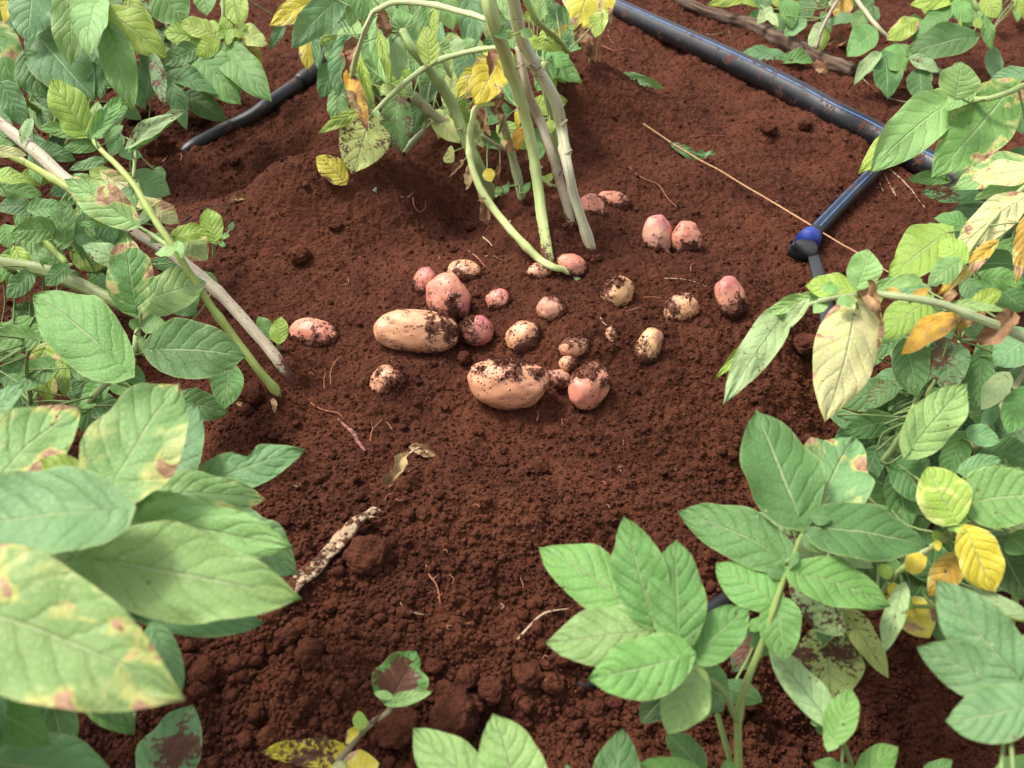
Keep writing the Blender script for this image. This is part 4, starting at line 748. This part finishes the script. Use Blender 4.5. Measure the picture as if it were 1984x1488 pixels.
sk = tube('dry_stalk', along([(528, 1190), (545, 1168), (575, 1128), (620, 1085), (668, 1035), (700, 1006), (735, 985)], .010), [.002, .0065, .0088, .0080, .0092, .0062, .0012], M['husk'], ns=16, n=90, jit=.65, wob=.0025, flat=.55, lobes=.12); tag(sk, 'pale dry papery stalk lying beside the big soil clod', 'dry stalk')
for a_ in ([(700, 1004), (722, 985), (738, 990)], [(545, 1172), (528, 1196), (520, 1206)], [(690, 1012), (716, 1002), (733, 1003)]): tube('frayed_fibre', along(a_, .010), [.0030, .0018, .0005], M['husk'], sk, ns=6, n=12, jit=.4)
h1 = loose('long crumpled straw coloured leaf lying above the dry stalk', (752, 938, 792, 876, 26, 't'), name='withered_leaf')
tube('withered_stalk', [G(785, 885, .008), G(803, 872, .014), G(815, 868, .012), G(830, 878, .008)], [.0012, .0016, .0018], M['husk'], h1, ns=6)
h2 = loose('small crumpled straw coloured leaf at the end of the withered curl', (800, 866, 846, 884, 20, 't'), name='withered_leaf')
tag(tube('root_strand', [G(792, 914, .003), G(803, 908, .006), G(820, 898, .003)], .0011, M['husk'], ns=6), 'short pale straw below the crumpled straw coloured leaves', 'straw')
tag(tube('root_piece', along([(655, 812), (672, 828), (685, 840), (694, 856), (708, 874)], .003), [.0012, .0022, .0032, .0030, .0016], M['proot'], ns=10, n=30, jit=.4), 'short pinkish purple root piece left of the straw coloured leaf', 'root')
def rootlet(label, pts, r=.0008, mat='root', lift=.0028, branches=(), group=None, cat='root'):
    o = tube('fine_root', along(pts, lift), [r, r * .9, r * .5], M[mat], ns=5, n=8 * len(pts), wob=.0012, jit=.3); tag(o, label, cat, group)
    for b in branches: tube('root_branch', along(b, lift), [r * .7, r * .4], M[mat], o, ns=5, n=12, wob=.001)
rootlet('long thin red root above the two pink potatoes on the right', [(1218, 325), (1245, 345), (1275, 358), (1295, 385), (1312, 402)], .0012)
rootlet('thin orange forked root in front of the low clod patch at centre bottom', [(826, 1095), (832, 1115), (845, 1135), (852, 1172)], .0010, branches=[[(838, 1122), (850, 1112)], [(848, 1160), (858, 1150)]])
rootlet('thin curved grey root looping beside the forked orange root', [(782, 1130), (772, 1152), (785, 1180), (815, 1190), (842, 1190)], .0009, 'husk')
rootlet('pale curved straw entering under the star shaped leaf', [(1002, 1240), (1025, 1215), (1055, 1190), (1100, 1180)], .0016, 'husk', branches=[[(1028, 1212), (1015, 1205)]])
rootlet('thin reddish root left of the mostly buried pale potato', [(640, 745), (640, 720), (650, 700), (662, 690)], .0008)
rootlet('short reddish root beside the longer one left of the mostly buried potato', [(628, 752), (628, 735), (631, 720)], .0008)
rootlet('wavy orange root below the half buried potato at the left', [(602, 780), (625, 793), (655, 800), (668, 812)], .0010)
rootlet('thin forked root just above the purple root piece', [(716, 856), (722, 832), (742, 812)], .0008, branches=[[(722, 832), (720, 815)]])
rootlet('pale thin root curving under the yellow potato with a soil cap', [(1178, 590), (1195, 601), (1215, 602), (1236, 596)], .0009, 'husk')
rootlet('pale hair roots on the soil above the yellow potato at the right', [(1288, 540), (1320, 541), (1350, 548), (1372, 558)], .0009, 'husk')
rootlet('short straight root left of the yellow potato at the right', [(1245, 576), (1265, 575), (1282, 577)], .0008)
rootlet('thin root ending at the tiny buried potato', [(1163, 615), (1170, 627), (1183, 636)], .0010, 'husk')
rootlet('curled straw ring on the dark slope left of the lowest stem', [(800, 382), (802, 398), (812, 410), (824, 402), (824, 390)], .0010)
rootlet('thin pale straw above the curled straw ring', [(775, 382), (790, 381), (801, 373)], .0010, 'husk')
rootlet('brown twig in the hollow left of the curved stem', [(908, 486), (925, 500), (941, 518)], .0016, 'root', cat='twig')
rootlet('pale splinter on the soil above the brown twig', [(936, 460), (946, 468), (954, 478)], .0016, 'husk', cat='twig')
rootlet('thin crossed straws between the brown twig and the curved stem', [(940, 497), (955, 492), (972, 482)], .0008, 'husk', branches=[[(952, 493), (965, 500), (978, 504)]])
rootlet('pale thin straw at the right of the branch pipe', [(1725, 330), (1755, 355), (1778, 385), (1792, 402)], .0016, 'husk', branches=[[(1700, 345), (1712, 372)], [(1712, 335), (1735, 380), (1730, 365)], [(1695, 362), (1720, 366), (1745, 362)]])
rootlet('red root strand on the far upper left soil by the left plant', [(292, 325), (312, 316), (332, 292)], .0014, 'husk')
rootlet('thin reddish root below the red strand on the upper left soil', [(345, 290), (352, 302), (350, 312)], .0012)
rootlet('thin bluish grey thread beside the tan leaf fragment', [(352, 430), (380, 412), (408, 400), (446, 397)], .0013, 'tape', cat='thread')
rootlet('thin orange strands on the soil beyond the central plant', [(1165, 88), (1190, 98), (1215, 94), (1232, 100)], .0013)
rootlet('short orange straw between the pipe and the central plant', [(1178, 58), (1182, 78), (1200, 90)], .0012, 'husk')
rootlet('pale straws in front of the wooden branch', [(1360, 65), (1380, 68), (1412, 62), (1415, 78)], .0014, 'husk')
rootlet('thin pale root on the soil right of the narrow leaf on the string', [(1335, 266), (1370, 262), (1408, 263)], .0010)
rootlet('thin straw under the leaves at the upper right', [(1670, 150), (1700, 180), (1740, 195), (1770, 200)], .0014, 'husk')
G_R = 'short hair roots scattered over the dug soil'
for i in range(34):
    x, y = rnd.uniform(480, 1540), rnd.uniform(380, 1380)
    if x > 1250 and y > 950: x -= 400
    a = rnd.uniform(0, 6.28); l = rnd.uniform(8, 22); c_ = rnd.uniform(-8, 8)
    rootlet('short thin reddish hair root lying loose on the dug soil', [(x, y), (x + l * math.cos(a) * .5 - c_ * math.sin(a), y + l * math.sin(a) * .5 + c_ * math.cos(a)), (x + l * math.cos(a), y + l * math.sin(a))], .0006, rnd.choice(['root', 'husk']), group=G_R)

# ------------------------------------------------------------------ clods
iv4, if4 = icosphere(4)
def clod(px, py, r_px, label, group=None, sq=.75, sink=.15):
    g = G(px, py + r_px * .5, 0); r = r_px * mpp(g); s_ = rnd.random() * 90; vs = []
    for v in iv4:
        v = Vector(v); f = 1 + .30 * mn.noise(v * 1.2 + Vector((s_, 0, 0))) + .20 * mn.noise(v * 2.7 + Vector((0, s_, 0))) + .12 * mn.noise(v * 6 + Vector((0, 0, s_))) + .07 * mn.noise(v * 13 + Vector((s_, s_, 0)))
        f = min(f, 1.22); vs.append(Vector((v.x * 1.05, v.y * .95, v.z * sq)) * f * r)
    o = link('soil_clod', fastmesh('soil_clod', [tuple(v) for v in vs], if4), M['clod'], None, Vector((g.x, g.y, g.z + r * (sq - sink * 2))))
    o.rotation_euler.z = rnd.uniform(0, 6); tag(o, label, 'soil clod', group)
for px, py, r, lb in [(712, 1068, 40, 'big rounded clod of soil beside the pale dry stalk'), (600, 1258, 30, 'angular soil clod below the tip of the dry stalk'), (880, 1372, 46, 'largest soil clod behind the seedling leaf at the bottom centre'), (905, 1308, 20, 'small soil clod above the largest one at bottom centre'),
                     (950, 1330, 26, 'soil clod to the right of the small one at bottom centre'), (1025, 1300, 26, 'soil clod at the right end of the row at bottom centre'), (1042, 904, 18, 'lone small clod on the powdery slope below the two tiny potatoes'), (770, 1398, 40, 'dark soil clod under the seedling stalk'),
                     (490, 758, 26, 'soil clod beside the cut end of the green stem'), (480, 790, 14, 'small clod below the one at the cut end of the green stem'), (535, 1185, 24, 'soil clod just under the tips of the foreground leaves'), (560, 1225, 22, 'clod between the foreground leaf tips and the angular clod'),
                     (388, 1330, 20, 'reddish soil clod to the right of the largest foreground leaf'), (385, 222, 22, 'soil clod below the leaf tips at the upper left'), (265, 215, 30, 'wide soil clod in the shade of the top left plant'), (312, 275, 30, 'soil clod left of the end of the black hose'), (455, 310, 12, 'small clod in front of the black hose'),
                     (900, 690, 14, 'small clod between the largest potato and the purple one'), (582, 490, 20, 'rounded clod on the left slope of the dug hollow'), (650, 435, 14, 'small clod near the top of the left slope'), (912, 438, 10, 'round pebble of soil at the foot of the curved stem'), (878, 484, 9, 'small round soil pebble in the hollow left of the brown twig'),
                     (1488, 250, 16, 'soil clod in the hollow beneath the main pipe'), (1558, 240, 14, 'rounded soil clod against the underside of the main pipe'), (1560, 665, 26, 'soil clod beside the lower end of the drip tape'), (1440, 1345, 26, 'dark clod in the shade behind the foreground stem'), (1545, 150, 8, 'tiny clod on the far side of the main pipe')]:
    clod(px, py, r, lb)
for x_, y_, r_ in [(1138, 498, 7), (1160, 498, 8), (1149, 505, 6), (1052, 512, 6), (1076, 511, 7), (1096, 436, 6), (1114, 434, 6)]:
    clod(x_, y_, r_, 'small soil clod heaped at the foot of the central stems', 'clods heaped at the foot of the central stems')
gl = 'loose reddish clod among others on the coarse soil at the lower left'
for i in range(70):
    x, y = rnd.gauss(620, 170), rnd.gauss(1330, 90)
    if i > 52: x, y = rnd.gauss(1080, 90), rnd.gauss(1330, 50)
    if 1150 < y < 1500 and x > 340: clod(x, y, rnd.uniform(6, 11) + 20 * rnd.random() ** 3, gl if i <= 52 else 'loose reddish clod among others at bottom centre', 'clods on the coarse soil at the lower left' if i <= 52 else 'clods at bottom centre', rnd.uniform(.6, .9), rnd.uniform(.15, .3))

# ------------------------------------------------------------------ potatoes
iv6, if6 = icosphere(6); iv5, if5 = icosphere(5)
YL, PK, RD, PP = (.66, .31, .155), (.63, .225, .145), (.54, .16, .09), (.46, .15, .12)
def potato(px, py, a, b, rot, label, col=YL, dirt=0.0, bury=.1, cap=None, blush=None, taper=0.0, bend=0.0, seed=None, dent=None, sprout=None, bl=.45):
    """a, b: half length and half width in photo pixels; rot: degrees clockwise from the photo's horizontal; cap: direction (x,y) in the photo where soil clings"""
    seed = seed if seed is not None else rnd.random() * 80; s = Vector((seed, seed * .7, 3)); z = 0
    for _ in range(8):
        c = P(px, py, z); m_ = mpp(c); rb = b * m_; z += .6 * (surf(c.x, c.y) + rb * (1 - 2 * bury) * .9 - z)
    c = P(px, py, z); m_ = mpp(c); th = R(rot); toc = (CAM - c).normalized(); rt = CR; up = toc.cross(rt).normalized()
    e1 = rt * math.cos(th) - up * math.sin(th); e2 = -(rt * -math.sin(th) - up * math.cos(th)); e2 = rt * math.sin(th) + up * math.cos(th)
    ra, rb = a * m_, b * m_; iv_, if_2 = (iv6, if6) if a > 40 else (iv5, if5); vs = []; dm = []; bm_ = []
    capv = (rt * cap[0] - up * cap[1]).normalized() if cap else None; blv = (rt * blush[0] - up * blush[1]).normalized() if blush else None
    eyes = [Vector((rnd.uniform(-1, 1), rnd.uniform(-1, 1), rnd.uniform(-.2, 1))).normalized() for _ in range(5)]
    for v in iv_:
        v = Vector(v); x, y, zz = v
        w_ = (1 + .12 * abs(x) ** 3) * (1 - taper * x); f = 1 + .11 * mn.noise(v * 1.3 + s) + .05 * mn.noise(v * 2.6 + s)
        if dent is not None: f -= dent[2] * math.exp(-((v - Vector((dent[0], dent[1], .5)).normalized()).length / .28) ** 2)
        for e_ in eyes: f -= .028 * math.exp(-((v - e_).length / .10) ** 2)
        p = e1 * (x * ra * f) + e2 * ((y * rb * w_ + bend * rb * (x * x - .4)) * f) + toc * (zz * rb * .92 * w_ * f)
        nn = p.normalized(); q = p / .01
        d_ = .12 + 1.35 * mn.noise(q * .55 + s) + .7 * mn.noise(q * 1.7 + s) + .5 * mn.noise(q * 4.5 + s) + dirt - .62 + .25 * max(0, -nn.z)
        if capv: d_ += 1.1 * max(-.4, nn.dot(capv)) - .25
        hgt = c.z + p.z - hz(c + p); d_ += .9 * math.exp(-max(0, hgt) / .0035)
        bb = .28 + bl * mn.noise(q * .4 + s * 2) + (max(0, nn.dot(blv)) ** 2 * .75 if blv else 0) - (.0 if blv else .1)
        bb += sum(1.1 * math.exp(-((v - e_).length / .055) ** 2) for e_ in eyes)
        th_ = min(1, max(0, d_ * 5)); p = p + nn * th_ * (.0009 + .0009 * (mn.noise(q * 9 + s)))
        vs.append(tuple(p)); dm.append(d_); bm_.append(bb)
    me = fastmesh('potato', vs, if_2)
    for nme, dat in (('dirt', dm), ('blush', bm_)):
        at = me.attributes.new(nme, 'FLOAT', 'POINT'); at.data.foreach_set('value', np.array(dat, np.float32))
    o = link('potato', me, M['potato'], None, c, col); tag(o, label, 'potato')
    # soil that clings: real crumbs on the dirty skin and along the line where the tuber meets the ground
    V = np.array(vs); D = np.array(dm); rr_ = np.random.default_rng(int(seed * 10)); hh = np.array([c.z + q_[2] - surf(c.x + q_[0], c.y + q_[1]) for q_ in vs])
    vis = (V @ np.array(toc) > -.004) & (hh > -.003); pr = (np.clip(D - .05, 0, .5) * 1.2 + 1.6 * np.exp(-np.abs(hh) / .0022)) * vis
    nC = int(min(1500, 130 + 340000 * ra * rb)); pk = rr_.choice(len(V), nC, p=pr / pr.sum()); near = hh[pk] < .004
    sz = (.0005 + .0014 * rr_.random(nC) ** 2.2) * np.where(near, 1.5, 1); nrm_ = V[pk] / np.linalg.norm(V[pk], axis=1)[:, None]
    cen = V[pk] + nrm_ * sz[:, None] * .3 + rr_.normal(0, .0006, (nC, 3)); cv = iv1[None] * (1 + .4 * (rr_.random((nC, len(iv1), 1)) - .5)) * sz[:, None, None] + cen[:, None]
    tag(link('clinging_soil', fastmesh('clinging_soil', cv.reshape(-1, 3), (if1[None] + (np.arange(nC) * len(iv1))[:, None, None]).reshape(-1, 3)), M['soil'], o, c), kind='stuff')
    if sprout:
        W = [P(x, y, c.z + dz) for x, y, dz in sprout]; tube('sprout', W, [.0028, .0020, .0014], M['proot'], o, ns=8)
    return o
potato(807, 643, 84, 44, 5, 'largest oblong yellow potato lying in the left of the hollow', YL, .10, .12, cap=(.8, -.65), seed=3.2, bl=.25, taper=.03)
potato(868, 577, 48, 41, 68, 'plump pink potato leaning above the right end of the largest one', PK, .22, .10, cap=(0, .5), seed=8, blush=(.7, .6))
potato(823, 546, 29, 22, 110, 'small pink potato touching the upper left of the plump pink one', PK, .10, .12, seed=14, blush=(.3, -.9), cap=(-.4, .9))
potato(924, 641, 32, 30, 0, 'small round purplish potato touching the right end of the largest one', PP, .34, .16, seed=21, blush=(.9, -.5), cap=(-.8, 0), bl=.6)
potato(607, 650, 47, 34, 8, 'half buried orange pink potato alone at the far left of the hollow', PK, .42, .66, cap=(.5, .7), seed=5)
potato(899, 530, 34, 27, 10, 'dirt covered potato behind the plump pink one', YL, .62, .68, cap=(0, .6), seed=40)
potato(965, 582, 24, 22, -20, 'small half buried potato with a reddish top in the middle of the hollow', PK, .42, .52, cap=(.7, .5), seed=44, blush=(0, -1))
potato(1012, 655, 36, 30, -35, 'dirt smeared potato right of the small round purplish one', YL, .62, .70, cap=(.5, .6), seed=50)
potato(983, 742, 78, 48, 4, 'large orange yellow potato crusted with soil on top at the front of the hollow', (.67, .29, .15), .16, .12, cap=(.05, -1), seed=61, bend=.12, bl=.3)
potato(1142, 749, 46, 37, -62, 'kidney shaped pink orange potato at the front right of the hollow', PK, .34, .12, cap=(.2, -1), seed=66, dent=(.1, -.8, .22))
potato(1101, 705, 18, 16, 0, 'tiny round yellow potato above the tiny pointed one', YL, .16, .08, seed=70, cap=(.7, .2))
potato(1083, 733, 23, 17, 22, 'tiny pointed potato between the crusted one and the kidney shaped one', (.55, .27, .16), .20, .10, seed=73, taper=-.2, blush=(-1, -.2), sprout=[(1068, 722, .004), (1063, 717, .005)])
potato(1112, 672, 30, 20, -18, 'mostly buried potato behind the tiny round yellow one', YL, .50, .72, cap=(-.1, -.8), seed=77)
potato(1067, 600, 27, 25, 20, 'small round potato with a purple top in the middle of the hollow', (.58, .28, .16), .22, .40, cap=(.9, -.5), seed=80, blush=(-.3, -1))
potato(1106, 515, 30, 24, 10, 'dirty pink potato at the foot of the thick green stem', PK, .36, .42, cap=(-.4, .5), seed=84)
potato(1046, 526, 26, 18, -10, 'small buried orange potato left of the foot of the thick green stem', (.60, .28, .13), .34, .50, seed=88)
potato(1196, 570, 36, 31, -55, 'yellow potato with a cap of soil right of the end of the curved stem', (.66, .35, .14), .24, .40, cap=(-.9, -.6), seed=92)
potato(1257, 671, 38, 25, -68, 'knobbly yellow potato with a purple eye below the soil capped one', (.60, .36, .15), .34, .38, cap=(-.5, .6), seed=96, dent=(-.2, .6, .2), blush=(.95, .0))
potato(1185, 652, 20, 12, 75, 'tiny mostly buried potato left of the knobbly one', YL, .40, .50, seed=99)
potato(1320, 600, 36, 30, -20, 'yellow potato with its top buried at the right of the hollow', (.67, .34, .15), .24, .46, cap=(-.6, -1), seed=103)
potato(1416, 576, 42, 28, 66, 'clean pink potato lying apart at the far right', PK, .10, .02, cap=(.2, .9), seed=107, blush=(-.1, -.9), bl=.3, taper=.08)
potato(1274, 457, 40, 29, 82, 'pale pink upright potato trailing a thin root', (.60, .29, .20), .03, .08, cap=(0, .9), seed=111, blush=(.5, -.6), sprout=[(1290, 484, .006), (1300, 494, .002), (1318, 508, -.014)], bl=.3)
potato(1330, 463, 34, 28, 80, 'orange pink potato with a dark soil patch beside the pale pink upright one', PK, .22, .08, cap=(-.2, .8), seed=115)
potato(1146, 410, 34, 28, 75, 'dirty red potato right behind the whitish stems', RD, .44, .40, cap=(.1, .8), seed=119)
potato(1188, 393, 34, 22, 15, 'soil dusted red potato partly behind the one at the whitish stems', RD, .50, .58, cap=(.5, .5), seed=123)
potato(752, 745, 38, 34, 55, 'almost fully buried potato showing only a pale patch in front of the largest one', YL, .60, .84, cap=(.8, -.2), seed=127)
